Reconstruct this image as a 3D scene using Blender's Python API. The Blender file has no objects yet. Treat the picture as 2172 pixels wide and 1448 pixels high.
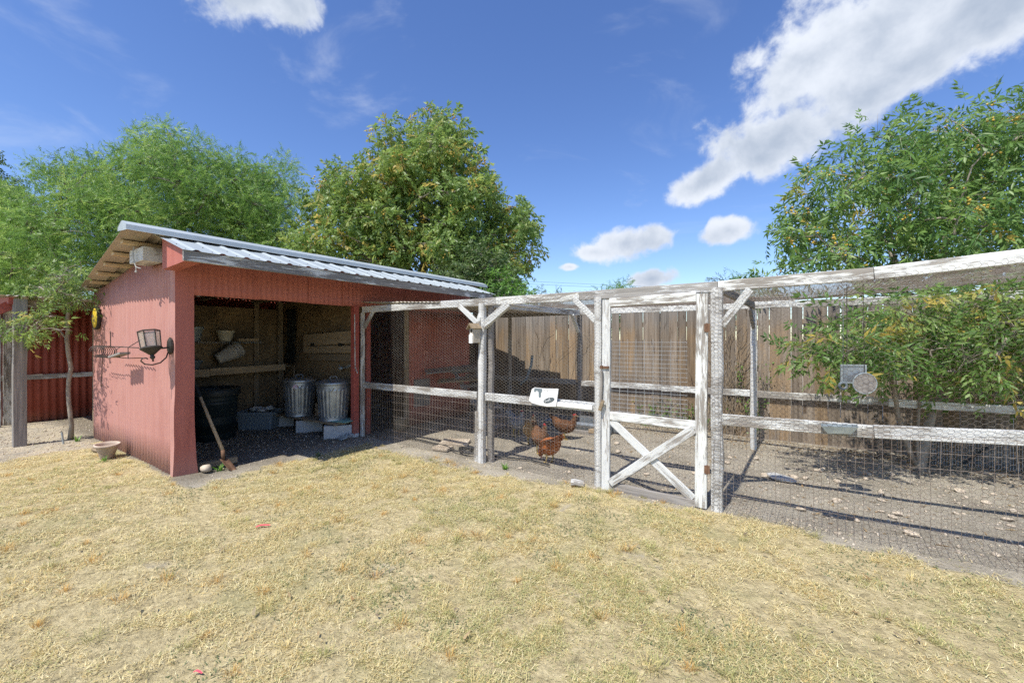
import bpy, bmesh, math, random
import numpy as np
from mathutils import Vector, Matrix, Quaternion
PI = math.pi
sc = bpy.context.scene
col = sc.collection
random.seed(11); rng = np.random.default_rng(11)

# ---------------------------------------------------------------- camera
# world: x runs along the run's front fence, y goes back into the run, z up; the fence/shed corner is the origin
TH = math.atan2(.564, .826)
CAM = (5.653, -4.134, 1.5)
cd = bpy.data.cameras.new('camera'); cam = bpy.data.objects.new('camera', cd); col.objects.link(cam)
cam.location = CAM; cam.rotation_euler = (PI/2, 0, TH)
cd.sensor_width = 36; cd.lens = 36*898/2172; cd.shift_y = -5/2172
cd.clip_start = .02; cd.clip_end = 3000
sc.camera = cam

# ---------------------------------------------------------------- sky and sun
SKY_STRENGTH = .142
w = bpy.data.worlds.new('World'); sc.world = w; w.use_nodes = True
def build_world():
    nt = w.node_tree; N = nt.nodes; L = nt.links; N.clear()
    out = N.new('ShaderNodeOutputWorld'); bg = N.new('ShaderNodeBackground'); bg.inputs[1].default_value = SKY_STRENGTH
    L.new(bg.outputs[0], out.inputs[0])
    sky = N.new('ShaderNodeTexSky'); sky.sky_type = 'NISHITA'; sky.sun_disc = False
    sky.sun_elevation = math.radians(59); sky.sun_rotation = PI
    sky.altitude = 250; sky.air_density = 1.0; sky.dust_density = .25; sky.ozone_density = 3.0
    tc = N.new('ShaderNodeTexCoord')
    def m(op, a, b=None, c=None, clamp=False):
        n = N.new('ShaderNodeMath'); n.operation = op; n.use_clamp = clamp
        for i, v in enumerate((a, b, c)):
            if v is None: continue
            if isinstance(v, (int, float)): n.inputs[i].default_value = v
            else: L.new(v, n.inputs[i])
        return n.outputs[0]
    def noise(scale, detail, rough, vec, dist=0.):
        n = N.new('ShaderNodeTexNoise'); n.inputs['Scale'].default_value = scale; n.inputs['Detail'].default_value = detail
        n.inputs['Roughness'].default_value = rough; n.inputs['Distortion'].default_value = dist
        L.new(vec, n.inputs['Vector']); return n.outputs[0]
    G = tc.outputs['Generated']
    f1 = noise(8.5, 8, .58, G, .2); f2 = noise(27, 5, .6, G, .3); f3 = noise(6.5, 6, .55, G, .2)
    wob = m('ADD', m('MULTIPLY', m('SUBTRACT', f1, .5), 1.5), m('MULTIPLY', m('SUBTRACT', f2, .5), .75))
    # cumulus clouds as squashed blobs on the sky sphere: azimuth, elevation, half length, half height, tilt (degrees)
    B = [(7.5, 28.6, 17, 6.8, 20, 1), (1.0, 28.3, 9.0, 5.5, 24, 1), (15, 29.0, 13, 5.6, 12, 1), (-2.0, 22.0, 9.0, 3.8, 27, 1), (-9.0, 18.8, 6.2, 2.4, 22, 1), (22, 30, 12, 6.5, 8, 1), (8.5, 25.2, 9, 3.2, 22, 1),
         (-68.5, 36.0, 9.5, 5.2, 4, 1), (-73.5, 37.0, 8, 4.8, 0, 1), (-62.5, 35.2, 4.2, 3.4, 10, 1),
         (-19.2, 12.4, 6.8, 2.4, 8, 1), (-23.5, 11.4, 4.2, 1.5, 0, 1), (-7.2, 12.9, 3.3, 1.7, 4, 1), (-16.0, 7.7, 3.3, 1.5, 5, 1), (-26.6, 9.6, 1.9, .8, 0, .9)]
    R = random.Random(5)
    for k in range(9):
        B.append((60 + k*24 + R.uniform(-6, 6), R.uniform(14, 42), R.uniform(7, 15), R.uniform(3, 6), R.uniform(-20, 20), 1))
    dens = None; r = math.radians
    for (A, E, a, b, t, wt) in B:
        d = Vector((math.sin(r(A))*math.cos(r(E)), math.cos(r(A))*math.cos(r(E)), math.sin(r(E))))
        e1 = Vector((math.cos(r(A)), -math.sin(r(A)), 0)); e2 = e1.cross(d)
        x = e1*math.cos(r(t))+e2*math.sin(r(t)); y = d.cross(x)
        mp = N.new('ShaderNodeMapping'); mp.vector_type = 'TEXTURE'; mp.inputs['Location'].default_value = d
        mp.inputs['Rotation'].default_value = Matrix((x, y, d)).transposed().to_euler(); mp.inputs['Scale'].default_value = (r(a), r(b), r(a))
        L.new(G, mp.inputs[0])
        ln = N.new('ShaderNodeVectorMath'); ln.operation = 'LENGTH'; L.new(mp.outputs[0], ln.inputs[0])
        s = m('SUBTRACT', wt, ln.outputs['Value'])
        dens = s if dens is None else m('SMOOTH_MAX', dens, s, .2)
    dens = m('MAXIMUM', dens, -2.0)
    raw = m('ADD', dens, wob)
    mr = N.new('ShaderNodeMapRange'); mr.interpolation_type = 'SMOOTHERSTEP'; mr.inputs[1].default_value = -.02; mr.inputs[2].default_value = .48
    L.new(raw, mr.inputs[0]); mask = mr.outputs[0]
    mp = N.new('ShaderNodeMapping'); mp.inputs['Scale'].default_value = (1.1, 1.1, 2.6); mp.inputs['Rotation'].default_value = (0, .5, .3); L.new(G, mp.inputs[0])
    wis = noise(3.0, 6, .6, mp.outputs[0], .8)
    mw = N.new('ShaderNodeMapRange'); mw.interpolation_type = 'SMOOTHSTEP'; mw.inputs[1].default_value = .53; mw.inputs[2].default_value = .82; mw.inputs[4].default_value = .32; L.new(wis, mw.inputs[0])
    mask = m('MAXIMUM', mask, mw.outputs[0])
    # sunlit rims, greyer thick middles
    thick = N.new('ShaderNodeMapRange'); thick.interpolation_type = 'SMOOTHSTEP'; thick.inputs[1].default_value = .08; thick.inputs[2].default_value = .90
    L.new(m('ADD', m('MULTIPLY', dens, .55), m('ADD', m('MULTIPLY', m('SUBTRACT', f3, .5), 2.0), m('MULTIPLY', m('SUBTRACT', f1, .35), .9))), thick.inputs[0])
    cr = N.new('ShaderNodeValToRGB'); L.new(thick.outputs[0], cr.inputs[0])
    k = 1/SKY_STRENGTH
    cr.color_ramp.elements[0].color = (.63, .67, .74, 1); cr.color_ramp.elements[1].color = (.33, .39, .49, 1)
    sc_ = N.new('ShaderNodeVectorMath'); sc_.operation = 'SCALE'; sc_.inputs[3].default_value = k; L.new(cr.outputs[0], sc_.inputs[0])
    hs = N.new('ShaderNodeHueSaturation'); hs.inputs['Saturation'].default_value = 1.16; hs.inputs['Hue'].default_value = .512; L.new(sky.outputs[0], hs.inputs['Color'])
    mx = N.new('ShaderNodeMix'); mx.data_type = 'RGBA'; L.new(mask, mx.inputs[0]); L.new(hs.outputs[0], mx.inputs[6]); L.new(sc_.outputs[0], mx.inputs[7])
    L.new(mx.outputs[2], bg.inputs[0])
build_world()
sd = bpy.data.lights.new('sun', 'SUN'); sd.energy = 4.5; sd.angle = math.radians(.53); sd.color = (1, .95, .86)
sun = bpy.data.objects.new('sun', sd); col.objects.link(sun)
sun.rotation_euler = Vector((.03, .6, -1)).to_track_quat('-Z', 'Y').to_euler()
sc.view_settings.view_transform = 'Standard'; sc.view_settings.look = 'None'; sc.view_settings.exposure = .47; sc.view_settings.gamma = 1
sc.view_settings.use_curve_mapping = False
sc.cycles.max_bounces = 6; sc.cycles.diffuse_bounces = 3; sc.cycles.adaptive_threshold = .02; sc.cycles.transparent_max_bounces = 12
sc.cycles.use_denoising = False; sc.cycles.denoising_prefilter = 'FAST'

# ---------------------------------------------------------------- helpers
FWD = (-math.sin(TH), math.cos(TH)); RGT = (math.cos(TH), math.sin(TH))
def at(px, py, D):
    u = (px-1086)/898; v = (719-py)/898
    return Vector((CAM[0]+D*(FWD[0]+u*RGT[0]), CAM[1]+D*(FWD[1]+u*RGT[1]), CAM[2]+D*v))
WM = {}
def place(o, M, parent):
    col.objects.link(o)
    if parent is not None:
        o.parent = parent; o.matrix_basis = WM[parent.name].inverted() @ M
    else: o.matrix_basis = M
    WM[o.name] = M
    return o
def tag(o, label, cat, group=None):
    o['label'] = label; o['category'] = cat
    if group: o['group'] = group
    return o
def thing(name, loc, label, cat, group=None, rz=0):
    o = bpy.data.objects.new(name, None); o.empty_display_size = .1
    place(o, Matrix.Translation(loc) @ Matrix.Rotation(rz, 4, 'Z'), None)
    return tag(o, label, cat, group)
def mk(name, parts, mat, parent=None, M=None, smooth=False, world=True):
    """one mesh object from a list of (verts, faces); world=True: verts are world coords and get the parent's frame"""
    V = []; F = []
    for v, f in parts:
        k = len(V); V += [tuple(p) for p in v]; F += [tuple(i+k for i in q) for q in f]
    me = bpy.data.meshes.new(name)
    if M is None:
        if parent is not None: M = WM[parent.name]
        elif world and V:
            c = Vector((sum(p[0] for p in V)/len(V), sum(p[1] for p in V)/len(V), min(p[2] for p in V))); M = Matrix.Translation(c)
        else: M = Matrix.Identity(4)
        Mi = M.inverted(); V = [tuple(Mi @ Vector(p)) for p in V]
    me.from_pydata(V, [], F)
    me.materials.append(mat)
    if smooth: me.polygons.foreach_set('use_smooth', [True]*len(me.polygons))
    me.update()
    o = bpy.data.objects.new(name, me)
    return place(o, M, parent)
def npmesh(name, V, T, mat, parent=None, attrs=None, smooth=False, M=None):
    """triangle mesh straight from numpy arrays"""
    me = bpy.data.meshes.new(name)
    V = np.asarray(V, np.float32); T = np.asarray(T, np.int32)
    if M is None: M = WM[parent.name] if parent is not None else Matrix.Identity(4)
    Mi = np.array(M.inverted()); V = V @ Mi[:3, :3].T.astype(np.float32) + Mi[:3, 3].astype(np.float32)
    me.vertices.add(len(V)); me.vertices.foreach_set('co', V.ravel())
    me.loops.add(T.size); me.loops.foreach_set('vertex_index', T.ravel())
    n = T.shape[1]
    me.polygons.add(len(T)); me.polygons.foreach_set('loop_start', np.arange(0, T.size, n, dtype=np.int32))
    me.polygons.foreach_set('loop_total', np.full(len(T), n, np.int32))
    if smooth: me.polygons.foreach_set('use_smooth', np.ones(len(T), bool))
    for k, (typ, arr) in (attrs or {}).items():
        a = me.attributes.new(k, typ, 'POINT')
        a.data.foreach_set('color' if typ == 'FLOAT_COLOR' else 'value', np.asarray(arr, np.float32).ravel())
    me.materials.append(mat); me.update(calc_edges=True); me.validate()
    return place(bpy.data.objects.new(name, me), M, parent)
def frame(p0, p1, up):
    p0, p1, up = Vector(p0), Vector(p1), Vector(up)
    x = (p1-p0).normalized(); z = (up - x*up.dot(x)).normalized(); y = z.cross(x)
    m = Matrix((x, y, z)).transposed().to_4x4(); m.translation = p0
    return m, (p1-p0).length
R0 = random.Random(3)
def boardgeo(L, wid, thk, n=3, ch=.004, wob=.002, bend=0., R=R0):
    """a sawn board along +x, its face height along z; chamfered, a little uneven"""
    V = []; F = []
    for i in range(n+1):
        t = i/n; x = L*t; a = wid/2; b = thk/2
        dz = bend*math.sin(PI*t)+R.uniform(-wob, wob); dy = R.uniform(-wob, wob); k = 1+R.uniform(-1, 1)*wob*6
        for y, z in ((-b, -a+ch), (-b, a-ch), (-b+ch, a), (b-ch, a), (b, a-ch), (b, -a+ch), (b-ch, -a), (-b+ch, -a)):
            V.append((x, y+dy, z*k+dz))
    for i in range(n):
        for j in range(8):
            F.append((i*8+j, i*8+(j+1) % 8, (i+1)*8+(j+1) % 8, (i+1)*8+j))
    F.append(tuple(range(7, -1, -1))[::-1]); F.append(tuple(n*8+j for j in range(8))[::-1])
    return V, F
def board(name, p0, p1, wid, thk, mat, parent=None, up=(0, 0, 1), n=3, **k):
    M, L = frame(p0, p1, up)
    return mk(name, [boardgeo(L, wid, thk, n, **k)], mat, parent, M)
def box(x0, x1, y0, y1, z0, z1):
    V = [(x, y, z) for z in (z0, z1) for y in (y0, y1) for x in (x0, x1)]
    return V, [(0, 2, 3, 1), (4, 5, 7, 6), (0, 1, 5, 4), (2, 6, 7, 3), (0, 4, 6, 2), (1, 3, 7, 5)]
def lathe(prof, n=24, c=(0, 0, 0), cap=True, ribs=None):
    V = []; F = []
    for i, (r, z) in enumerate(prof):
        for j in range(n):
            a = 2*PI*j/n; rr = r*(1+(ribs(i, j) if ribs else 0))
            V.append((c[0]+rr*math.cos(a), c[1]+rr*math.sin(a), c[2]+z))
    for i in range(len(prof)-1):
        for j in range(n):
            F.append((i*n+j, i*n+(j+1) % n, (i+1)*n+(j+1) % n, (i+1)*n+j))
    if cap:
        F.append(tuple(range(n))[::-1]); F.append(tuple((len(prof)-1)*n+j for j in range(n)))
    return V, F
def tube(pts, rad, n=6, closed=False):
    pts = [Vector(p) for p in pts]; V = []; F = []
    m = len(pts); up = Vector((0, 0, 1))
    prev = None
    for i, p in enumerate(pts):
        if closed: t = pts[(i+1) % m]-pts[i-1]
        else: t = pts[min(i+1, m-1)]-pts[max(i-1, 0)]
        t = t.normalized() if t.length > 1e-9 else Vector((0, 0, 1))
        if prev is None:
            a = t.cross(up if abs(t.z) < .9 else Vector((1, 0, 0))).normalized()
        else:
            a = (prev - t*prev.dot(t)).normalized()
        prev = a; b = t.cross(a)
        r = rad[i] if isinstance(rad, (list, tuple)) else rad
        for j in range(n):
            q = 2*PI*j/n; V.append(tuple(p+(a*math.cos(q)+b*math.sin(q))*r))
    for i in range(m if closed else m-1):
        for j in range(n):
            k = (i+1) % m
            F.append((i*n+j, i*n+(j+1) % n, k*n+(j+1) % n, k*n+j))
    if not closed:
        F.append(tuple(range(n))[::-1]); F.append(tuple((m-1)*n+j for j in range(n)))
    return V, F
def sphere(c, r, n=10, m=7):
    if not isinstance(r, tuple): r = (r, r, r)
    V = [(c[0], c[1], c[2]-r[2])]; F = []
    for i in range(1, m):
        p = -PI/2+PI*i/m
        for j in range(n):
            a = 2*PI*j/n; V.append((c[0]+r[0]*math.cos(p)*math.cos(a), c[1]+r[1]*math.cos(p)*math.sin(a), c[2]+r[2]*math.sin(p)))
    V.append((c[0], c[1], c[2]+r[2])); t = len(V)-1
    for j in range(n):
        F.append((0, 1+(j+1) % n, 1+j)); F.append((t, 1+(m-2)*n+j, 1+(m-2)*n+(j+1) % n))
    for i in range(m-2):
        for j in range(n):
            F.append((1+i*n+j, 1+i*n+(j+1) % n, 1+(i+1)*n+(j+1) % n, 1+(i+1)*n+j))
    return V, F
def xform(g, M): return [tuple(M @ Vector(p)) for p in g[0]], g[1]
def arc(c, r, a0, a1, n, ax='xz'):
    P = []
    for i in range(n+1):
        a = a0+(a1-a0)*i/n; u, v = r*math.cos(a), r*math.sin(a)
        P.append({'xz': (c[0]+u, c[1], c[2]+v), 'yz': (c[0], c[1]+u, c[2]+v), 'xy': (c[0]+u, c[1]+v, c[2])}[ax])
    return P
def hashn(ix, iy, s):
    h = (ix.astype(np.int64)*374761393 + iy.astype(np.int64)*668265263 + s*974711) & 0x7fffffff
    h = (h ^ (h >> 13))*1274126177 & 0x7fffffff
    return ((h ^ (h >> 16)) & 0xffff)/65535.
def vnoise(x, y, s=0):
    x = np.asarray(x, float); y = np.asarray(y, float)
    ix = np.floor(x); iy = np.floor(y); fx = x-ix; fy = y-iy; fx = fx*fx*(3-2*fx); fy = fy*fy*(3-2*fy)
    a = hashn(ix, iy, s); b = hashn(ix+1, iy, s); c = hashn(ix, iy+1, s); d = hashn(ix+1, iy+1, s)
    return (a*(1-fx)+b*fx)*(1-fy)+(c*(1-fx)+d*fx)*fy
def fbm(x, y, s=0, o=4):
    t = 0; k = .5; tot = 0
    for i in range(o):
        t = t+k*vnoise(x, y, s+i*17); tot += k; x = x*2.03+3.1; y = y*2.03+1.7; k *= .5
    return t/tot
def sstep(a, b, x):
    t = np.clip((x-a)/(b-a), 0, 1); return t*t*(3-2*t)

# ---------------------------------------------------------------- materials
MATS = {}
class NB:
    def __init__(s, name):
        s.m = bpy.data.materials.new(name); s.m.use_nodes = True; s.nt = s.m.node_tree; s.N = s.nt.nodes; s.L = s.nt.links
        s.bsdf = s.N['Principled BSDF']; s.tc = s.N.new('ShaderNodeTexCoord'); s.oi = s.N.new('ShaderNodeObjectInfo')
    def co(s, scale=(1, 1, 1), rnd=True, src='Object', rot=(0, 0, 0)):
        mp = s.N.new('ShaderNodeMapping'); mp.inputs['Scale'].default_value = scale; mp.inputs['Rotation'].default_value = rot
        s.L.new(s.tc.outputs[src], mp.inputs[0])
        if rnd:
            v = s.N.new('ShaderNodeVectorMath'); v.operation = 'SCALE'; v.inputs[0].default_value = (37, 53, 71); s.L.new(s.oi.outputs['Random'], v.inputs[3])
            s.L.new(v.outputs[0], mp.inputs['Location'])
        return mp.outputs[0]
    def noise(s, vec, scale=5, detail=6, rough=.6, dist=0):
        n = s.N.new('ShaderNodeTexNoise'); n.inputs['Scale'].default_value = scale; n.inputs['Detail'].default_value = detail
        n.inputs['Roughness'].default_value = rough; n.inputs['Distortion'].default_value = dist; s.L.new(vec, n.inputs['Vector']); return n.outputs[0]
    def ramp(s, fac, stops):
        c = s.N.new('ShaderNodeValToRGB'); e = c.color_ramp.elements
        while len(e) < len(stops): e.new(.5)
        for i, (p, k) in enumerate(stops): e[i].position = p; e[i].color = (*k, 1) if len(k) == 3 else k
        s.L.new(fac, c.inputs[0]); return c.outputs[0]
    def fr(s, fac, a, b, c=0., d=1.):
        n = s.N.new('ShaderNodeMapRange'); n.interpolation_type = 'SMOOTHSTEP'
        for i, v in enumerate((a, b, c, d)): n.inputs[i+1].default_value = v
        s.L.new(fac, n.inputs[0]); return n.outputs[0]
    def math(s, op, a, b=None, clamp=False):
        n = s.N.new('ShaderNodeMath'); n.operation = op; n.use_clamp = clamp
        for i, v in enumerate((a, b)):
            if v is None: continue
            if isinstance(v, (int, float)): n.inputs[i].default_value = v
            else: s.L.new(v, n.inputs[i])
        return n.outputs[0]
    def mix(s, fac, a, b, typ='MIX'):
        n = s.N.new('ShaderNodeMix'); n.data_type = 'RGBA'; n.blend_type = typ
        for i, v in ((0, fac), (6, a), (7, b)):
            if isinstance(v, (int, float)): n.inputs[i].default_value = v
            elif isinstance(v, tuple): n.inputs[i].default_value = (*v, 1)
            else: s.L.new(v, n.inputs[i])
        return n.outputs[2]
    def attr(s, name):
        n = s.N.new('ShaderNodeAttribute'); n.attribute_name = name; return n
    def geo(s): return s.N.new('ShaderNodeNewGeometry')
    def fin(s, color, rough=.8, bump=None, bs=.3, bd=.01, metal=0, spec=.3):
        b = s.bsdf
        if isinstance(color, tuple): b.inputs['Base Color'].default_value = (*color, 1)
        else: s.L.new(color, b.inputs['Base Color'])
        if isinstance(rough, (int, float)): b.inputs['Roughness'].default_value = rough
        else: s.L.new(rough, b.inputs['Roughness'])
        if isinstance(metal, (int, float)): b.inputs['Metallic'].default_value = metal
        else: s.L.new(metal, b.inputs['Metallic'])
        b.inputs['Specular IOR Level'].default_value = spec
        if bump is not None:
            n = s.N.new('ShaderNodeBump'); n.inputs['Strength'].default_value = bs; n.inputs['Distance'].default_value = bd
            s.L.new(bump, n.inputs['Height']); s.L.new(n.outputs[0], b.inputs['Normal'])
        return s.m
def M_wood(name, dark, mid, lite, grain=26, rough=.85, bs=.5):
    n = NB(name); v = n.co((1.2, grain, grain)); g = n.noise(v, 1.6, 9, .7, .6)
    big = n.noise(n.co((.9, 3, 3)), 1.5, 4, .6)
    kn = n.noise(n.co((2.2, 7, 7)), 1.3, 2, .5, 1.5)
    c = n.ramp(g, [(.3, dark), (.5, mid), (.72, lite)])
    c = n.mix(n.fr(big, .35, .7, 0, .55), c, n.ramp(g, [(.3, tuple(x*.75 for x in mid)), (.7, lite)]))
    c = n.mix(n.fr(kn, .70, .78, 0, .75), c, dark)
    c = n.mix(n.fr(n.oi.outputs['Random'], 0, 1, 0, .35), c, mid)
    return n.fin(c, rough, g, bs, .004)
def M_white(name, amount=.42, white=(.70, .71, .68), wood=((.20, .18, .155), (.36, .335, .30))):
    """weathered white paint flaking off grey wood along the grain"""
    n = NB(name); g = n.noise(n.co((1.1, 42, 42)), 1.5, 8, .7, .4)
    fl = n.noise(n.co((2.6, 24, 24)), 1.7, 9, .72, .7)
    big = n.noise(n.co((1.3, 3.0, 3.0)), 1.6, 4, .55)
    k = n.math('ADD', n.math('MULTIPLY', fl, .55), n.math('MULTIPLY', big, .45))
    k = n.math('ADD', k, n.math('MULTIPLY', n.math('SUBTRACT', n.oi.outputs['Random'], .5), .06))
    pm = n.fr(k, amount-.045, amount+.03)
    pm = n.math('MULTIPLY', pm, n.fr(g, .30, .40))
    wd = n.ramp(g, [(.3, wood[0]), (.7, wood[1])])
    wh = n.mix(n.fr(g, .40, .72, 0, .45), white, tuple(x*.62 for x in white))
    dirt = n.noise(n.co((2, 6, 6)), 2.2, 6, .65); wh = n.mix(n.fr(dirt, .50, .72, 0, .5), wh, tuple(x*.60 for x in white))
    st = n.noise(n.co((1.5, 5, 5)), 3.5, 5, .6)
    wh = n.mix(n.fr(st, .70, .80, 0, .35), wh, (.40, .26, .12))
    c = n.mix(pm, wd, wh)
    h = n.math('ADD', n.math('MULTIPLY', pm, .6), n.math('MULTIPLY', g, .6))
    return n.fin(c, .8, h, .7, .003)
def M_noise(name, stops, scale=6, rough=.7, bs=.2, bd=.005, metal=0, detail=7, spec=.3, stretch=(1, 1, 1)):
    n = NB(name); f = n.noise(n.co(stretch), scale, detail, .62, .2)
    return n.fin(n.ramp(f, stops), rough, f, bs, bd, metal, spec)
def M_paintmetal(name, base, fade, rust=(.16, .07, .04), dust=(.46, .36, .28)):
    """painted corrugated sheet: chalky, streaked, scuffed and dusty near the ground"""
    n = NB(name); st = n.noise(n.co((7, 7, .5)), 2.2, 6, .65, .2); bl = n.noise(n.co((1, 1, 1)), 1.8, 6, .6)
    c = n.mix(n.fr(st, .25, .6, .45, 1), base, fade); c = n.mix(n.fr(bl, .48, .75, 0, .45), c, tuple(x*.86 for x in base))
    sp = n.noise(n.co((1, 1, 1)), 26, 5, .6); c = n.mix(n.fr(sp, .72, .77, 0, .6), c, rust)
    sp2 = n.noise(n.co((1, 1, .7)), 9, 8, .7); c = n.mix(n.fr(sp2, .67, .74, 0, .35), c, dust)
    g = n.geo(); s = n.N.new('ShaderNodeSeparateXYZ'); n.L.new(g.outputs['Position'], s.inputs[0])
    dn = n.math('MULTIPLY', n.fr(n.math('ADD', s.outputs[2], n.math('MULTIPLY', n.math('SUBTRACT', bl, .5), .5)), .30, -.05), .22)
    c = n.mix(dn, c, dust)
    return n.fin(c, .62, sp2, .12, .004, 0, .25)
def M_leaf(name, stops, trans=.3):
    n = NB(name); a = n.attr('tint')
    c = n.ramp(a.outputs['Fac'], stops)
    b = n.bsdf; n.L.new(c, b.inputs['Base Color']); b.inputs['Roughness'].default_value = .45; b.inputs['Specular IOR Level'].default_value = .5
    t = n.N.new('ShaderNodeBsdfTranslucent'); hs = n.N.new('ShaderNodeHueSaturation'); hs.inputs['Value'].default_value = 1.5; hs.inputs['Hue'].default_value = .485
    n.L.new(c, hs.inputs['Color']); n.L.new(hs.outputs[0], t.inputs[0])
    ms = n.N.new('ShaderNodeMixShader'); ms.inputs[0].default_value = trans
    n.L.new(b.outputs[0], ms.inputs[1]); n.L.new(t.outputs[0], ms.inputs[2]); n.L.new(ms.outputs[0], n.N['Material Output'].inputs[0])
    return n.m
def M_plain(name, c, rough=.6, metal=0, spec=.3):
    return M_noise(name, [(.3, tuple(x*.86 for x in c)), (.7, tuple(min(1, x*1.12) for x in c))], 14, rough, .08, .002, metal, 5, spec)

m_white = M_white('weathered_white_paint', .49)
m_white2 = M_white('patchy_white_paint', .53)
m_whiteb = M_white('bright_white_paint', .488, (.62, .63, .615))
m_greypaint = M_white('mostly_bare_paint', .585, (.60, .61, .60), ((.17, .16, .145), (.40, .385, .36)))
m_greywood = M_wood('grey_weathered_wood', (.10, .09, .08), (.24, .22, .20), (.40, .375, .34))
m_fascia = M_white('fascia_peeling_paint', .545, (.62, .64, .63), ((.11, .105, .10), (.27, .26, .25)))
m_cedar = None
m_lumber = M_wood('lumber', (.20, .14, .085), (.36, .27, .17), (.52, .41, .27))
m_oldlumber = M_wood('old_lumber', (.12, .09, .06), (.24, .185, .12), (.36, .28, .19))
m_purlin = M_wood('purlin_wood', (.30, .21, .11), (.55, .42, .26), (.70, .56, .37))
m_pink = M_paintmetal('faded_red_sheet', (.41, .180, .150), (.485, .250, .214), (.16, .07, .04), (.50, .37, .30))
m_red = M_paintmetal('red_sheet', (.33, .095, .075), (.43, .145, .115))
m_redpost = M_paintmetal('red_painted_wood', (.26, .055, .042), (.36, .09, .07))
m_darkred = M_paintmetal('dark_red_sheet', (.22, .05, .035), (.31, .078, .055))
m_roof = M_noise('roof_sheet_metal', [(.3, (.36, .405, .415)), (.7, (.47, .52, .53))], 2.5, .5, .03, .002, .25, 5, .5)
m_under = M_noise('roof_underside', [(.3, (.34, .29, .23)), (.7, (.50, .44, .36))], 3, .6, .05, .002, 0, 5)
m_tin = M_noise('aged_tin', [(.3, (.42, .38, .30)), (.7, (.62, .57, .47))], 4, .5, .05, .002, .2, 5)
m_galv = M_noise('galvanised_steel', [(.3, (.25, .28, .30)), (.5, (.36, .39, .41)), (.7, (.46, .49, .51))], 9, .46, .06, .003, .75, 4, .5)
m_greengalv = M_noise('grey_metal', [(.3, (.27, .31, .32)), (.7, (.40, .45, .46))], 7, .5, .05, .003, .3, 4)
m_conc = M_noise('concrete', [(.3, (.34, .345, .34)), (.7, (.50, .50, .49))], 22, .9, .4, .004)
m_stone = M_noise('run_stone', [(.3, (.36, .29, .21)), (.55, (.52, .44, .34)), (.75, (.64, .59, .51))], 5, .85, .3, .004)
m_osb = NB('osb_board')
def _osb():
    n = m_osb; v = n.N.new('ShaderNodeTexVoronoi'); v.inputs['Scale'].default_value = 22; n.L.new(n.co((1, 1, 1.7), False), v.inputs['Vector'])
    s = n.N.new('ShaderNodeSeparateColor'); n.L.new(v.outputs['Color'], s.inputs[0])
    c = n.ramp(s.outputs[0], [(.0, (.185, .125, .068)), (.5, (.25, .175, .097)), (1, (.32, .235, .135))])
    b = n.noise(n.co((1, 1, 1), False), 1.6, 6, .6); c = n.mix(n.fr(b, .42, .68, 0, .75), c, (.10, .075, .05))
    return n.fin(c, .8, s.outputs[1], .2, .003)
m_osb = _osb()
m_black = M_plain('black_plastic', (.025, .03, .03), .5)
m_darkgreen = M_plain('dark_bin_plastic', (.018, .028, .030), .45)
m_iron = M_noise('dark_iron', [(.3, (.035, .033, .030)), (.7, (.075, .065, .055))], 16, .6, .15, .002, .3)
m_rust = M_noise('rusty_iron', [(.3, (.10, .055, .035)), (.7, (.22, .125, .075))], 20, .8, .3, .002, .1)
m_tote = M_plain('blue_grey_plastic', (.17, .205, .225), .5)
m_rag = M_plain('grey_cloth', (.42, .43, .42), .95)
m_potcl = M_noise('clay_pot', [(.3, (.34, .26, .20)), (.7, (.52, .44, .36))], 9, .85, .25, .003)
m_potgrey = M_noise('grey_pot', [(.3, (.34, .32, .28)), (.7, (.50, .47, .42))], 7, .8, .2, .003)
m_potcream = M_noise('cream_pot', [(.3, (.50, .45, .33)), (.7, (.64, .58, .45))], 6, .75, .15, .003)
m_yellow = M_noise('yellow_face', [(.3, (.62, .42, .02)), (.7, (.75, .55, .06))], 3, .5, .05, .002)
m_signw = M_noise('sign_white', [(.3, (.72, .72, .70)), (.7, (.84, .84, .82))], 20, .6, .15, .002)
m_signd = M_plain('sign_dark_print', (.10, .12, .13), .6)
m_signp = M_plain('sign_peeled_patch', (.17, .21, .23), .7)
m_letter = M_plain('pale_print', (.75, .76, .76), .6)
m_bird = M_wood('birdhouse_wood', (.26, .22, .17), (.42, .375, .31), (.58, .53, .46))
m_hose = M_plain('black_hose', (.03, .032, .034), .5)
m_pinktape = M_plain('pink_tape', (.80, .10, .14), .5)
m_glass = NB('lantern_glass'); m_glass.fin((.50, .44, .37), .12, spec=.6); m_glass.bsdf.inputs['Alpha'].default_value = .38; m_glass = m_glass.m
m_sticker = M_plain('pink_sticker', (.60, .45, .55), .5)
m_mint = M_plain('mint_board', (.22, .40, .34), .7)
m_hole = M_plain('dark_hole', (.012, .010, .009), .9)
m_bark = M_noise('bark', [(.3, (.11, .095, .08)), (.7, (.27, .245, .215))], 9, .9, .6, .01, 0, 7, .2, (1, 1, .3))
m_barkp = M_noise('pale_bark', [(.3, (.20, .17, .135)), (.7, (.40, .36, .30))], 12, .9, .5, .008, 0, 7, .2, (1, 1, .35))
m_rotpost = M_white('rough_cedar_post', .44, (.62, .62, .60), ((.20, .185, .165), (.42, .40, .37)))
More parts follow.
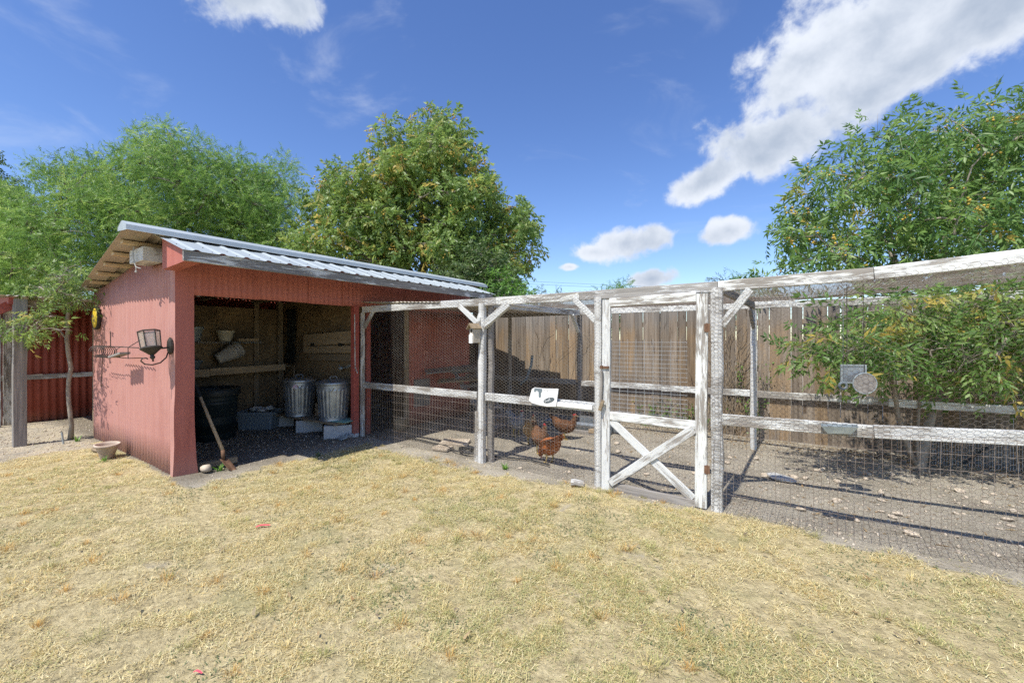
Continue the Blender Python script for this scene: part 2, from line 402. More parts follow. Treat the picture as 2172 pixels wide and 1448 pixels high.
def _net():
    n = NB('chicken_wire'); g = n.geo(); mp = n.N.new('ShaderNodeMapping'); mp.inputs['Scale'].default_value = (1, 1, 1); n.L.new(g.outputs['Position'], mp.inputs[0])
    a = n.noise(mp.outputs[0], 3.5, 6, .65); s = n.N.new('ShaderNodeSeparateXYZ'); n.L.new(g.outputs['Position'], s.inputs[0])
    k = n.math('ADD', a, n.fr(s.outputs[0], 3.5, 6.5, 0, .16))
    c = n.ramp(k, [(.40, (.27, .255, .225)), (.55, (.19, .165, .14)), (.72, (.12, .08, .055))])
    return n.fin(c, .6, None, metal=.25)
m_net = _net()
m_weld = M_noise('welded_wire', [(.35, (.25, .19, .15)), (.7, (.42, .38, .34))], 5, .6, 0, .001, .25)
m_weldnew = M_noise('new_welded_wire', [(.35, (.38, .41, .43)), (.7, (.50, .53, .55))], 5, .45, 0, .001, .35)
def _cedar():
    n = NB('privacy_fence_boards'); v = n.co((20, 20, .9)); g = n.noise(v, 1.5, 9, .7, .5)
    big = n.noise(n.co((3, 3, .8)), 1.6, 4, .6); kn = n.noise(n.co((8, 8, 2.4)), 1.4, 2, .5, 1.2)
    c = n.ramp(g, [(.3, (.115, .085, .060)), (.5, (.215, .170, .125)), (.72, (.33, .275, .215))])
    o = n.ramp(g, [(.3, (.165, .105, .055)), (.7, (.38, .265, .15))])
    gr = n.ramp(g, [(.3, (.11, .10, .085)), (.7, (.29, .265, .23))])
    c = n.mix(n.fr(n.math('ADD', big, n.math('MULTIPLY', n.math('SUBTRACT', n.oi.outputs['Random'], .5), .45)), .48, .62, 0, .85), c, o)
    s = n.N.new('ShaderNodeSeparateXYZ'); n.L.new(n.geo().outputs['Position'], s.inputs[0])
    gf = n.math('ADD', n.fr(s.outputs[2], 1.35, 1.95, 0, .26), n.math('MULTIPLY', big, .6))
    c = n.mix(n.fr(gf, .38, .58, 0, .75), c, gr)
    c = n.mix(n.fr(kn, .66, .74, 0, .85), c, (.07, .045, .028))
    wn = n.N.new('ShaderNodeTexWhiteNoise'); wn.noise_dimensions = '1D'; n.L.new(n.oi.outputs['Random'], wn.inputs['W'])
    hv = n.N.new('ShaderNodeHueSaturation'); hv.inputs['Saturation'].default_value = .92; n.L.new(n.fr(wn.outputs['Value'], 0, 1, .74, 1.14), hv.inputs['Value']); n.L.new(c, hv.inputs['Color'])
    return n.fin(hv.outputs[0], .9, g, .6, .006)
m_cedar = _cedar()
LF_MESQ = M_leaf('mesquite_leaf', [(0, (.075, .165, .040)), (.4, (.145, .275, .060)), (.75, (.225, .375, .090)), (1, (.34, .46, .13))], .44)
LF_CHIN = M_leaf('chinaberry_leaf', [(0, (.095, .175, .042)), (.45, (.175, .280, .068)), (.75, (.245, .340, .085)), (.9, (.33, .36, .10)), (1, (.46, .38, .10))], .48)
LF_RIGHT = M_leaf('glossy_leaf', [(0, (.070, .155, .036)), (.5, (.135, .250, .055)), (.8, (.215, .330, .085)), (.95, (.31, .35, .09)), (1, (.48, .39, .08))], .40)
LF_BRIGHT = M_leaf('bright_leaf', [(0, (.07, .19, .03)), (.5, (.13, .28, .04)), (1, (.20, .36, .06))], .35)
LF_DARK = M_leaf('dark_leaf', [(0, (.03, .07, .018)), (.6, (.06, .115, .026)), (1, (.11, .16, .04))], .25)
m_berry = M_plain('yellow_berry', (.62, .42, .07), .4, 0, .5)
m_berryd = M_plain('tan_berry', (.45, .31, .06), .5)
# __SETTING__
# ================================================================ ground
def gz(x, y):
    x = np.asarray(x, float); y = np.asarray(y, float)
    far = np.exp(-((x-3)**2+(y)**2)/200.)
    return ((fbm(x*.55, y*.55, 2, 3)-.5)*.07 + (fbm(x*3.1, y*3.1, 5, 3)-.5)*.022)*far
def lawn(x, y):
    x = np.asarray(x, float); y = np.asarray(y, float)
    n = fbm(x*1.6, y*1.6, 9, 4)-.5; n2 = fbm(x*5, y*5, 12, 3)-.5
    yl = np.interp(x, [0, 1.5, 3.6, 4.0, 5.1, 6.0, 8.0], [-.30, -.28, -.30, -.10, -.08, -.16, -.22])
    d = yl - y + n*.42 + n2*.28                       # in front of the run
    d2 = (x-.52) + n*.8 + n2*.25                      # in front of the shed mouth
    d2 = np.maximum(d2, (-2.40-y)*1.2+n*.25+n2*.2)
    d = np.minimum(d, d2)
    left = (x+2.2)*.9 + n*1.3+.2                      # bare earth beside the lean-to
    left = np.maximum(left, (-3.55-y)*1.0+n*1.1)
    d = np.minimum(d, left)
    bare = np.exp(-(((x-6.35)/.75)**2+((y+.80)/.24)**2))*.55 + np.exp(-(((x-4.3)/.35)**2+((y+1.55)/.11)**2))*.55
    d = d - bare*.9*(.6+n*1.6)
    d = np.minimum(d, .30-.25*(sstep(.58, .80, fbm(x*2.6+7, y*2.6, 91, 4))))
    return sstep(-.12, .22, d)
def ground_grid():
    def axis(lo, hi, step, far):
        a = list(np.arange(lo, hi+1e-6, step)); s = step; v = hi
        right = []; 
        while v < far: s *= 1.35; v += s; right.append(v)
        s = step; v = lo; left = []
        while v > -far: s *= 1.35; v -= s; left.append(v)
        return np.array(left[::-1]+a+right)
    X = axis(-7.5, 9.5, .07, 600); Y = axis(-5.0, 4.2, .07, 600)
    gx, gy = np.meshgrid(X, Y); nx, ny = len(X), len(Y)
    z = gz(gx, gy)
    V = np.stack([gx, gy, z], -1).reshape(-1, 3)
    i = np.arange((ny-1)*(nx-1)); r = i//(nx-1); c = i % (nx-1); k = r*nx+c
    T = np.stack([k, k+1, k+nx+1, k+nx], 1)
    ln = lawn(gx, gy).ravel()
    n = NB('ground_soil'); a = n.attr('lawn'); gp = n.geo().outputs['Position']
    def nz(s, d=7, r=.62, di=.2):
        return n.noise(gp, s, d, r, di)
    soil = n.ramp(nz(2.2), [(.28, (.225, .20, .155)), (.5, (.335, .302, .24)), (.72, (.44, .40, .32))])
    soil = n.mix(n.fr(nz(46, 7, .75), .54, .66, 0, .75), soil, (.50, .455, .37)); soil = n.mix(n.fr(nz(21, 7, .75), .56, .68, 0, .75), soil, (.13, .112, .088)); soil = n.mix(n.fr(nz(90, 5, .7), .58, .68, 0, .7), soil, (.11, .095, .075))
    s = n.N.new('ShaderNodeSeparateXYZ'); n.L.new(gp, s.inputs[0])
    pale = n.math('MULTIPLY', n.fr(s.outputs[0], -1.6, -3.0), n.fr(nz(3.5), .35, .6)); soil = n.mix(n.math('MULTIPLY', pale, .75), soil, (.50, .43, .31))
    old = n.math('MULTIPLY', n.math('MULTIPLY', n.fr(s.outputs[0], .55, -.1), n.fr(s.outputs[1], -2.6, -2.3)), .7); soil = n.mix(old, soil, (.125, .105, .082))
    straw = n.ramp(nz(17, 8, .7, .8), [(.3, (.22, .185, .105)), (.48, (.42, .35, .195)), (.68, (.60, .51, .30))])
    straw = n.mix(n.fr(nz(1.3, 5), .5, .68, 0, .5), straw, (.27, .26, .12))
    lf = n.fr(n.math('ADD', a.outputs['Fac'], n.math('MULTIPLY', n.math('SUBTRACT', nz(9), .5), .7)), .32, .68)
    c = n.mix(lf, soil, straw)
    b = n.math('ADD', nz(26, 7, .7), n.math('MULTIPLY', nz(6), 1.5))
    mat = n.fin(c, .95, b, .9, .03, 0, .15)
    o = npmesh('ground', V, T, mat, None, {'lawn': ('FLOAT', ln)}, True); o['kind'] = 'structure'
    o['label'] = 'dry ground of the back yard and the dirt floor of the run'
ground_grid()

# ---- the dry lawn
def blades(P, L, W, az, lean, colr, curl=.5):
    """3-triangle bent blades: P (n,3), L length, W width, az heading, lean angle from vertical"""
    n = len(P)
    hx, hy = np.cos(az), np.sin(az)
    side = np.stack([-hy, hx, np.zeros(n)], 1)
    d1 = np.stack([hx*np.sin(lean), hy*np.sin(lean), np.cos(lean)], 1)
    l2 = np.minimum(lean+curl, 1.85); d2 = np.stack([hx*np.sin(l2), hy*np.sin(l2), np.cos(l2)], 1)
    L = L[:, None]; W = W[:, None]
    m = P+d1*L*.5; t = m+d2*L*.5
    V = np.stack([P-side*W*.5, P+side*W*.5, m-side*W*.42, m+side*W*.42, t], 1).reshape(-1, 3)
    k = np.arange(n)[:, None]*5
    T = np.concatenate([k+np.array([[0, 1, 3]]), k+np.array([[0, 3, 2]]), k+np.array([[2, 3, 4]])], 1).reshape(-1, 3)
    return V, T, np.repeat(colr, 5, 0)
def make_lawn():
    g = np.random.default_rng(4)
    n = 1000000
    # uniform over a fan round the camera with the density easing off outward
    ang = g.uniform(-1.02, 1.02, n); D = 1.25+ (g.random(n)**.80)*7.6
    d = D/np.cos(np.clip(ang, -1.02, 1.02))*.92
    x = CAM[0]+d*(np.sin(ang)*RGT[0]+np.cos(ang)*FWD[0]); y = CAM[1]+d*(np.sin(ang)*RGT[1]+np.cos(ang)*FWD[1])
    lw = lawn(x, y)
    tuft = fbm(x*7, y*7, 31, 3); thin = fbm(x*2.3, y*2.3, 33, 3)
    keep = g.random(n) < np.maximum(lw, .02)*(.16+1.0*sstep(.36, .60, tuft))*(.42+.75*sstep(.34, .56, thin))
    keep &= ~((x < .35) & (x > -3.3) & (y > -2.42)); keep &= (y < .02)
    x, y, d, tuft = x[keep], y[keep], d[keep], tuft[keep]; n = len(x)
    big = fbm(x*.9, y*.9, 41, 3); med = fbm(x*4, y*4, 44, 3)
    cols = np.array([(.72, .615, .36), (.80, .73, .50), (.58, .48, .26), (.52, .51, .26), (.64, .47, .22), (.38, .41, .21)])
    gr = sstep(.46, .62, big*.55+med*.45); og = sstep(.52, .68, fbm(x*3, y*3, 47, 3))
    pr = np.stack([np.full(n, .30), np.full(n, .30), np.full(n, .15), .10+.50*gr, .03+.20*og, .03+.26*gr], 1); pr /= pr.sum(1, keepdims=True)
    ci = (g.random(n)[:, None] > np.cumsum(pr, 1)).sum(1).clip(0, 5)
    c = cols[ci]*np.array([1.11, 1.10, 1.0])*g.uniform(.62, 1.15, (n, 1))
    P = np.stack([x, y, gz(x, y)-.003], 1)
    L = g.uniform(.012, .036, n)*(.75+.6*sstep(.4, .65, tuft)); W = g.uniform(.0016, .0032, n)*(1+.13*np.maximum(d-2, 0))
    az = g.uniform(0, 2*PI, n); lean = g.uniform(.30, 1.40, n)
    q = g.random(n) < .30                                   # upright bent blades; the rest is matted thatch, one sliver each
    sets = [blades(P[q], L[q], W[q], az[q], lean[q], c[q])]
    f = ~q; k = f.sum(); a = az[f]; le = 1.05+.6*g.random(k); Lf = L[f]*1.15; Wf = W[f]*1.25
    sd = np.stack([-np.sin(a), np.cos(a), np.zeros(k)], 1)*Wf[:, None]*.5; d = np.stack([np.cos(a)*np.sin(le), np.sin(a)*np.sin(le), np.cos(le)], 1)*Lf[:, None]
    b0 = P[f]+np.array([0, 0, .004])+np.stack([np.zeros(k), np.zeros(k), g.uniform(0, .012, k)], 1)
    sets.append((np.stack([b0-sd, b0+sd, b0+d], 1).reshape(-1, 3), np.arange(3*k).reshape(-1, 3), np.repeat(c[f], 3, 0)))
    # taller dry tufts
    m = 950; ang = g.uniform(-.95, .95, m); D = 1.5+g.random(m)**.85*6.5; dd = D/np.cos(ang)*.95
    tx = CAM[0]+dd*(np.sin(ang)*RGT[0]+np.cos(ang)*FWD[0]); ty = CAM[1]+dd*(np.sin(ang)*RGT[1]+np.cos(ang)*FWD[1])
    edge = lawn(tx, ty); ok = (edge > .12) & (ty < -.08) & ~((tx < .3) & (ty > -2.5)) & (g.random(m) < np.where(edge < .9, 1., .5)); tx, ty = tx[ok], ty[ok]; m = len(tx)
    nb = 46
    kind = g.random(m)
    base = np.where((kind < .35)[:, None], np.array([.62, .40, .14]), np.where((kind < .68)[:, None], np.array([.70, .58, .28]), np.array([.42, .41, .17])))
    sz = g.uniform(.55, 1.25, m)
    X = np.repeat(tx, nb)+g.normal(0, .016, m*nb)*np.repeat(sz, nb); Y = np.repeat(ty, nb)+g.normal(0, .016, m*nb)*np.repeat(sz, nb)
    a = np.arctan2(Y-np.repeat(ty, nb), X-np.repeat(tx, nb))+g.normal(0, .5, m*nb)
    c = np.repeat(base, nb, 0)*g.uniform(.7, 1.25, (m*nb, 1))
    sets.append(blades(np.stack([X, Y, gz(X, Y)-.003], 1), g.uniform(.03, .085, m*nb)*np.repeat(sz, nb), g.uniform(.0015, .003, m*nb), a, g.uniform(.1, 1.0, m*nb), c, .6))
    # low grey-green weeds in patches
    q = 60000; ang = g.uniform(-1.0, 1.0, q); D = 1.3+g.random(q)**.8*5; dd = D/np.cos(ang)*.95
    wx = CAM[0]+dd*(np.sin(ang)*RGT[0]+np.cos(ang)*FWD[0]); wy = CAM[1]+dd*(np.sin(ang)*RGT[1]+np.cos(ang)*FWD[1])
    pm = fbm(wx*1.7, wy*1.7, 71, 2)*.55+fbm(wx*6, wy*6, 72, 2)*.45
    ok = (g.random(q) < sstep(.545, .63, pm)) & (lawn(wx, wy) > .4) & (wy < -.15) & ~((wx < .3) & (wy > -2.5)); wx, wy = wx[ok], wy[ok]; q = len(wx)
    c = np.array([.165, .20, .105])*g.uniform(.7, 1.35, (q, 1))
    sets.append(blades(np.stack([wx, wy, gz(wx, wy)], 1), g.uniform(.012, .03, q), g.uniform(.004, .008, q), g.uniform(0, 2*PI, q), g.uniform(.3, 1.5, q), c, .3))
    V, T, C = [], [], []; k = 0
    for v, t, cc in sets:
        V.append(v); T.append(t+k); C.append(cc); k += len(v)
    V = np.concatenate(V); T = np.concatenate(T); C = np.concatenate(C); C = np.concatenate([C, np.ones((len(C), 1))], 1)
    nb_ = NB('dry_grass'); at_ = nb_.attr('bc'); b = nb_.bsdf
    nb_.L.new(at_.outputs['Color'], b.inputs['Base Color']); b.inputs['Roughness'].default_value = .8; b.inputs['Specular IOR Level'].default_value = .15
    tr = nb_.N.new('ShaderNodeBsdfTranslucent'); nb_.L.new(at_.outputs['Color'], tr.inputs[0]); ms = nb_.N.new('ShaderNodeMixShader'); ms.inputs[0].default_value = .38
    nb_.L.new(b.outputs[0], ms.inputs[1]); nb_.L.new(tr.outputs[0], ms.inputs[2]); nb_.L.new(ms.outputs[0], nb_.N['Material Output'].inputs[0])
    o = npmesh('dry_grass', V, T, nb_.m, None, {'bc': ('FLOAT_COLOR', C)}); o['kind'] = 'stuff'
    o['label'] = 'sparse sun-bleached straw-coloured lawn in front of the shed and run'; o['category'] = 'grass'
    print('lawn tris', len(T))
make_lawn()

# ================================================================ the red shed
def corr(p0, p1, zb, zt, mat, name, parent, amp=.009, pitch=.068, nrm=(0, -1, 0), dent=0, seed=0, step=4):
    """corrugated sheet standing between ground points p0 and p1; zb/zt: bottom and top height as functions of t"""
    p0, p1 = Vector(p0), Vector(p1); L = (p1-p0).length; n = max(2, int(L/pitch*step)); nr = Vector(nrm)
    R = random.Random(seed); rows = 7 if dent else 2
    V = []; F = []
    ph = [R.uniform(0, 6) for _ in range(6)]
    for r in range(rows):
        for i in range(n+1):
            t = i/n; s = t*L; b = zb(t) if callable(zb) else zb; tp = zt(t) if callable(zt) else zt
            z = b+(tp-b)*r/(rows-1)
            o = amp*math.sin(2*PI*s/pitch)
            if dent: o += dent*(math.sin(s*2.3+ph[0]+z*1.1)+.6*math.sin(z*3.1+ph[1]+s*.7)+.5*math.sin(s*5.1+z*4+ph[2]))
            p = p0+(p1-p0)*t+nr*o; V.append((p.x, p.y, z))
    for r in range(rows-1):
        for i in range(n): k = r*(n+1)+i; F.append((k, k+1, k+n+2, k+n+1))
    o = mk(name, [(V, F)], mat, parent, smooth=True)
    md = o.modifiers.new('thickness', 'SOLIDIFY'); md.thickness = .0012; md.offset = -1
    return o
shed = thing('tool_shed', (-1.6, .1, 0), 'open-fronted red corrugated metal shed with grey metal roof', 'shed')
RX = -.05                                           # ridge line
def rear_z(x): return 2.60+(x-RX)*.118              # rear slope falls away from the ridge
corr((-3.3, -2.38, 0), (-1.66, -2.38, 0), -.05, lambda t: rear_z(-3.3+1.64*t)-.01, m_pink, 'wall_sheet', shed, dent=.0022, seed=1, amp=.016, pitch=.10)
corr((-1.70, -2.384, 0), (-.012, -2.384, 0), -.05, lambda t: rear_z(-1.70+1.688*t)-.01, m_pink, 'wall_sheet', shed, dent=.0028, seed=2, amp=.016, pitch=.10)
# bent corner flashing: lit return and shaded front face
def corner():
    V = []; F = []; R = random.Random(4); rows = 15
    for r in range(rows):
        z = -.04+r/(rows-1)*2.62; k = R.uniform(-.006, .006); fl = .035*math.exp(-z*3.0); cr = .012*math.exp(-((z-.62)/.12)**2)
        V += [(-.115, -2.396+k*.3, z), (-.03, -2.400-fl*.4-cr+k, z), (.012+k*.5, -2.392-fl*.6-cr, z), (.014+k*.4+cr*.5, -2.31+k, z), (.010+fl*.3, -2.215+k*.6+fl*1.0, z), (-.035, -2.212+fl, z)]
    for r in range(rows-1):
        for i in range(5): q = r*6+i; F.append((q, q+1, q+7, q+6))
    return V, F
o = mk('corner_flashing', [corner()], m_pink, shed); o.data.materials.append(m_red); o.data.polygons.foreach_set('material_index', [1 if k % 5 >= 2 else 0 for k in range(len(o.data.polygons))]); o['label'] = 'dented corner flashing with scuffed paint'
md = o.modifiers.new('thickness', 'SOLIDIFY'); md.thickness = .002
mk('corner_post', [box(-.10, -.005, -2.375, -2.23, -.02, 2.5)], m_redpost, shed)
# header over the opening, separate sheets
ys = [-2.225, -1.52, -.86, -.33, .12, .86, 1.70, 2.58]
for i in range(7):
    corr((.004+.003*(i % 2), ys[i]-.015, 0), (.004+.003*(i % 2), ys[i+1]+.01, 0), lambda t, i=i: 1.995+(.006 if i % 2 else 0), 2.545, m_red, 'header_sheet', shed, amp=.006, nrm=(1, 0, 0), dent=.002, seed=20+i)
corr((.006, .90, 0), (.006, 2.58, 0), -.02, 1.99, m_red, 'wall_sheet', shed, amp=.008, nrm=(1, 0, 0), dent=.001, seed=30)
board('door_jamb', (.03, .875, 0), (.03, .875, 1.99), .09, .03, m_oldlumber, shed, up=(0, 1, 0))
mk('patch_board', [box(.02, .035, 1.05, 1.42, .30, .78)], m_greywood, shed)
board('door_post', (-.03, -.105, -.02), (-.03, -.105, 2.02), .09, .09, m_redpost, shed, up=(1, 0, 0), n=5)
board('door_post', (-.03, .115, -.02), (-.03, .115, 2.02), .075, .08, m_redpost, shed, up=(1, 0, 0), n=5)
mk('post_footing', [lathe([(.062, -.05), (.066, .03), (.058, .055)], 12, (-.03, -.105, 0))], m_conc, shed)
board('lintel', (-.03, -2.3, 2.06), (-.03, 2.5, 2.06), .09, .045, m_oldlumber, shed)
# roof: front slope sheets with ribs, ridge cap, rear slope sheets with purlins under it
def ribbed(name, y0, y1, a, b, mat, parent, pitch=.2286, h=.014, dz=0.):
    prof = [(0, 0), (.30, 0), (.36, .2), (.44, 1), (.56, 1), (.64, .2), (.70, 0)]
    P = []; n = int(math.ceil((y1-y0)/pitch))
    for i in range(n+1):
        for f, hh in prof:
            y = y0+(i+f)*pitch
            if y <= y1: P.append((y, hh*h))
    V = []; F = []
    rows = 3
    for r in range(rows):
        t = r/(rows-1)
        for y, hh in P:
            ya = a[3]*(1-t)+b[3]*t if len(a) > 3 else 0
            V.append((a[0]+(b[0]-a[0])*t, y, a[1]+(b[1]-a[1])*t+hh+dz))
    m = len(P)
    for r in range(rows-1):
        for i in range(m-1): k = r*m+i; F.append((k, k+1, k+m+1, k+m))
    o = mk(name, [(V, F)], mat, parent)
    md = o.modifiers.new('thickness', 'SOLIDIFY'); md.thickness = .0015
    return o
yb = [-2.55, -1.63, -.72, .19, 1.10, 1.78, 2.47]
for i in range(6): ribbed('roof_sheet', yb[i], yb[i+1]+.07, (RX, 2.615), (.725, 2.365), m_roof, shed, dz=.003*(i % 2))
for i in range(6):
    sc_ = []
    for k in range(4):
        for t in (.22, .62, .92):
            y = yb[i]+.04+k*.2286*1.0; x = RX+(.725-RX)*t; z = 2.615+(2.365-2.615)*t+.003*(i % 2)
            if y < yb[i+1]: sc_.append(sphere((x, y, z+.004), (.006, .006, .004), 6, 4))
    o = mk('roof_screws', sc_, m_iron, shed); o['kind'] = 'stuff'
yr = [-2.80, -1.6, -.4, .8, 2.0, 3.05]
for i in range(5):
    if i == 0:      # the gable overhang narrows towards the rear eave
        V = []; F = []; xs = [RX, -1.1, -2.2, -3.42]; P = [0, .12, .2, .22, .26, .28, .43, .5, .52, .56, .58, .73, .8, .82, .86, .88, 1]; H = [0, 0, 0, 1, 1, 0, 0, 0, 1, 1, 0, 0, 0, 1, 1, 0, 0]
        for x in xs:
            y0 = -2.80+.26*(RX-x)/3.37
            for p, h in zip(P, H): V.append((x, y0+(yr[1]+.03-y0)*p, rear_z(x)+.045+h*.019))
        m = len(P)
        for r in range(3):
            for j in range(m-1): k = r*m+j; F.append((k, k+m, k+m+1, k+1))
        o = mk('roof_sheet', [(V, F)], m_under, shed); md = o.modifiers.new('thickness', 'SOLIDIFY'); md.thickness = .0015
    else: ribbed('roof_sheet', yr[i], yr[i+1]+.03, (RX, 2.645), (-3.42, rear_z(-3.42)+.045), m_under, shed, dz=.003*(i % 2))
for i, (y0, y1) in enumerate([(-2.82, -.75), (-.77, 1.25), (1.23, 3.06)]):
    dz = .003*i
    V = []
    for y in (y0, y1):
        V += [(RX-.14, y, 2.632+dz), (RX-.125, y, 2.655+dz), (RX-.02, y, 2.702+dz), (RX+.02, y, 2.702+dz), (RX+.145, y, 2.648+dz), (RX+.155, y, 2.598+dz), (RX+.175, y, 2.592+dz)]
    F = [(j, j+1, j+8, j+7) for j in range(6)]
    o = mk('ridge_cap', [(V, F)], m_roof, shed); md = o.modifiers.new('thickness', 'SOLIDIFY'); md.thickness = .0015
mk('ridge_end', [([(RX-.14, -2.818, 2.615), (RX+.155, -2.818, 2.592), (RX+.145, -2.818, 2.645), (RX+.02, -2.818, 2.70), (RX-.02, -2.818, 2.70), (RX-.125, -2.818, 2.655)], [(0, 1, 2, 3, 4, 5)])], m_roof, shed)
for x in (-.50, -1.02, -1.56, -2.10, -2.66, -3.18):
    board('purlin', (x, -2.80+.26*(RX-x)/3.37+.05, rear_z(x)+.018), (x, -2.30, rear_z(x)+.018), .038, .085, m_purlin, shed)
board('fascia_board', (.695, -2.54, 2.315), (.695, 2.44, 2.315), .105, .03, m_fascia, shed, n=8, wob=.003)
for y in (-1.75, -.95, -.2, .62, 1.45, 2.25):
    board('rafter', (-.04, y, 2.535), (.665, y, 2.30), .07, .038, m_redpost, shed, up=(0, 0, 1), n=1)
V = [(.0, -2.50, 2.60), (.0, -2.50, 2.245), (.62, -2.50, 2.275), (.665, -2.50, 2.36), (.0, -2.36, 2.60), (.0, -2.36, 2.245), (.62, -2.36, 2.275), (.665, -2.36, 2.36)]
mk('eave_return', [(V, [(0, 1, 2, 3), (7, 6, 5, 4), (1, 5, 6, 2), (2, 6, 7, 3), (0, 4, 5, 1), (0, 3, 7, 4)])], m_red, shed)
# inside: OSB linings, framing, shelves
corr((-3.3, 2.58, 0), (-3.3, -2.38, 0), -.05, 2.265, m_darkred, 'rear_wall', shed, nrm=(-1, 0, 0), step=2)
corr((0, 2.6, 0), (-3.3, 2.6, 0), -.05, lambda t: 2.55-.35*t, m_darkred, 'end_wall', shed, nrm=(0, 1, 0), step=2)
mk('back_lining', [box(-2.68, -2.66, -2.36, -.98, -.02, 2.06)], m_osb, shed)
mk('back_lining', [box(-2.677, -2.657, -.975, .15, -.02, 2.06)], m_osb, shed)
mk('partition', [box(-2.66, -.10, .16, .18, -.02, 2.2)], m_osb, shed)
mk('side_lining', [box(-2.66, -.12, -2.30, -2.285, -.02, 2.2)], m_osb, shed)
mk('partition', [box(-3.2, -1.9, .9, .92, -.02, 2.2)], m_osb, shed)
for y in (-1.6, -.35): board('stud', (-2.635, y, 0), (-2.635, y, 2.2), .085, .04, m_oldlumber, shed, up=(0, 1, 0), n=1)
board('stud', (-2.6, .06, 0), (-2.6, .06, 2.2), .09, .09, m_oldlumber, shed, up=(0, 1, 0), n=1)
for y in (-2.0, -1.2, -.4, .9): board('ceiling_joist', (-2.66, y, 2.18), (-.05, y, 2.30), .09, .04, m_oldlumber, shed, n=1)
# wire shelf on the back lining
sp = []
for i in range(8): x = -2.62+.045*i; sp.append(tube([(x, -2.25, 1.455), (x, -.40, 1.455)], .003, 4))
for i in range(75): y = -2.24+.0247*i; sp.append(tube([(-2.63, y, 1.459), (-2.29, y, 1.459), (-2.29, y, 1.43)], .0016, 3))
sp.append(tube([(-2.29, -2.25, 1.43), (-2.29, -.40, 1.43)], .003, 4))
mk('wire_shelf', sp, m_greengalv, shed)
mk('shelf_board', [box(-2.65, -2.30, -2.25, .10, .985, 1.005)], m_oldlumber, shed)
board('shelf_front', (-2.27, -2.25, .965), (-2.27, -1.235, .955), .125, .035, m_lumber, shed)
board('shelf_front', (-2.26, -1.23, .965), (-2.26, -.02, .985), .115, .035, m_lumber, shed)
# boards nailed to the partition
board('wall_board', (-1.86, .12, 1.475), (-.36, .12, 1.535), .21, .03, m_lumber, shed)
board('wall_board', (-1.86, .118, 1.305), (-.38, .118, 1.34), .125, .03, m_lumber, shed)
board('wall_board', (-1.72, .14, 1.175), (-.40, .14, 1.19), .12, .025, m_oldlumber, shed)
for x in (-1.55, -.72): mk('hinge', [box(x-.05, x+.05, .095, .108, 1.38, 1.43)], m_black, shed)
mk('tool_rod', [tube([(.03, -.155, 1.88), (.035, -.15, 1.05)], .007, 6), tube([(.035, -.15, 1.08), (.04, -.13, 1.02), (.05, -.12, .98)], .008, 5)], m_whiteb, shed)
# white peeling block hung at the gable with a loose cable
wb = thing('junction_block', (-.55, -2.55, 2.36), 'white peeling wooden block under the gable with loose cable', 'block')
mk('block', [boardgeo(.46, .155, .18, 2, ch=.006)], m_whiteb, wb, Matrix.Translation((-.74, -2.50, 2.44)))
mk('cable', [tube([(-.50, -2.61, 2.53), (-.49, -2.622, 2.45), (-.475, -2.615, 2.36), (-.46, -2.60, 2.29), (-.47, -2.60, 2.26)], .006, 5), tube([(-.475, -2.615, 2.36), (-.43, -2.61, 2.30), (-.36, -2.60, 2.28), (-.30, -2.60, 2.27)], .004, 5), sphere((-.47, -2.60, 2.25), .013, 6, 5)], m_rag, wb)

# ================================================================ wooden chicken run
run = thing('chicken_run', (3.7, 1.2, 0), 'white weathered timber chicken run covered in chicken wire', 'chicken run')
def beamz(x): return float(np.interp(x, [0, 3.9, 5.3, 6.1, 6.85, 8.2], [1.955, 1.955, 1.965, 1.985, 2.045, 2.12]))
def railz(x): return float(np.interp(x, [0, 3.9, 5.3, 6.1, 6.85, 8.2], [.795, .795, .795, .815, .865, .92]))
bs = [(.06, 1.72, m_white), (1.72, 2.62, m_whiteb), (2.62, 3.72, m_white), (3.72, 5.05, m_greypaint), (5.05, 6.1, m_white), (6.1, 8.2, m_white)]
for i, (x0, x1, mt) in enumerate(bs):
    board('top_beam', (x0, -.022-.0015*(i % 2), beamz(x0)), (x1-.004, -.022-.0015*(i % 2), beamz(x1)), .092, .042, mt, run, n=5)
rs = [(.06, .84, m_white), (.84, 2.33, m_whiteb), (2.46, 3.90, m_whiteb), (5.06, 6.1, m_white), (6.1, 6.9, m_whiteb), (6.9, 8.2, m_white)]
for i, (x0, x1, mt) in enumerate(rs):
    board('mid_rail', (x0, -.024, railz(x0)), (x1-.004, -.024, railz(x1)), .095, .040, mt, run, n=5)
def post(name, x, y, z0, z1, r, mat, seed, lean=(0, 0), sq=.6):
    R = random.Random(seed); prof = []; V = []; F = []; n = 10; m = 9
    for i in range(m):
        t = i/(m-1); ox = lean[0]*t+R.uniform(-.006, .006); oy = lean[1]*t+R.uniform(-.006, .006); k = r*(1+R.uniform(-.07, .07))
        for j in range(n):
            a = 2*PI*j/n; q = (abs(math.cos(a))**4+abs(math.sin(a))**4)**(-.25*sq); V.append((x+ox+k*q*math.cos(a), y+oy+k*q*math.sin(a), z0+(z1-z0)*t))
    for i in range(m-1):
        for j in range(n): F.append((i*n+j, i*n+(j+1) % n, (i+1)*n+(j+1) % n, (i+1)*n+j))
    F.append(tuple((m-1)*n+j for j in range(n)))
    return mk(name, [(V, F)], mat, run)
post('post', 2.40, -.028, -.05, 1.94, .046, m_rotpost, 1, (.01, 0))
post('post', 2.475, .055, -.05, 1.93, .038, m_greywood, 2)
post('post', 3.925, -.02, -.05, 1.93, .040, m_rotpost, 3, (.005, 0))
post('post', 5.045, -.024, -.05, 1.95, .050, m_rotpost, 4, (-.01, 0))
post('post', 8.15, .0, -.05, 2.1, .05, m_rotpost, 8)
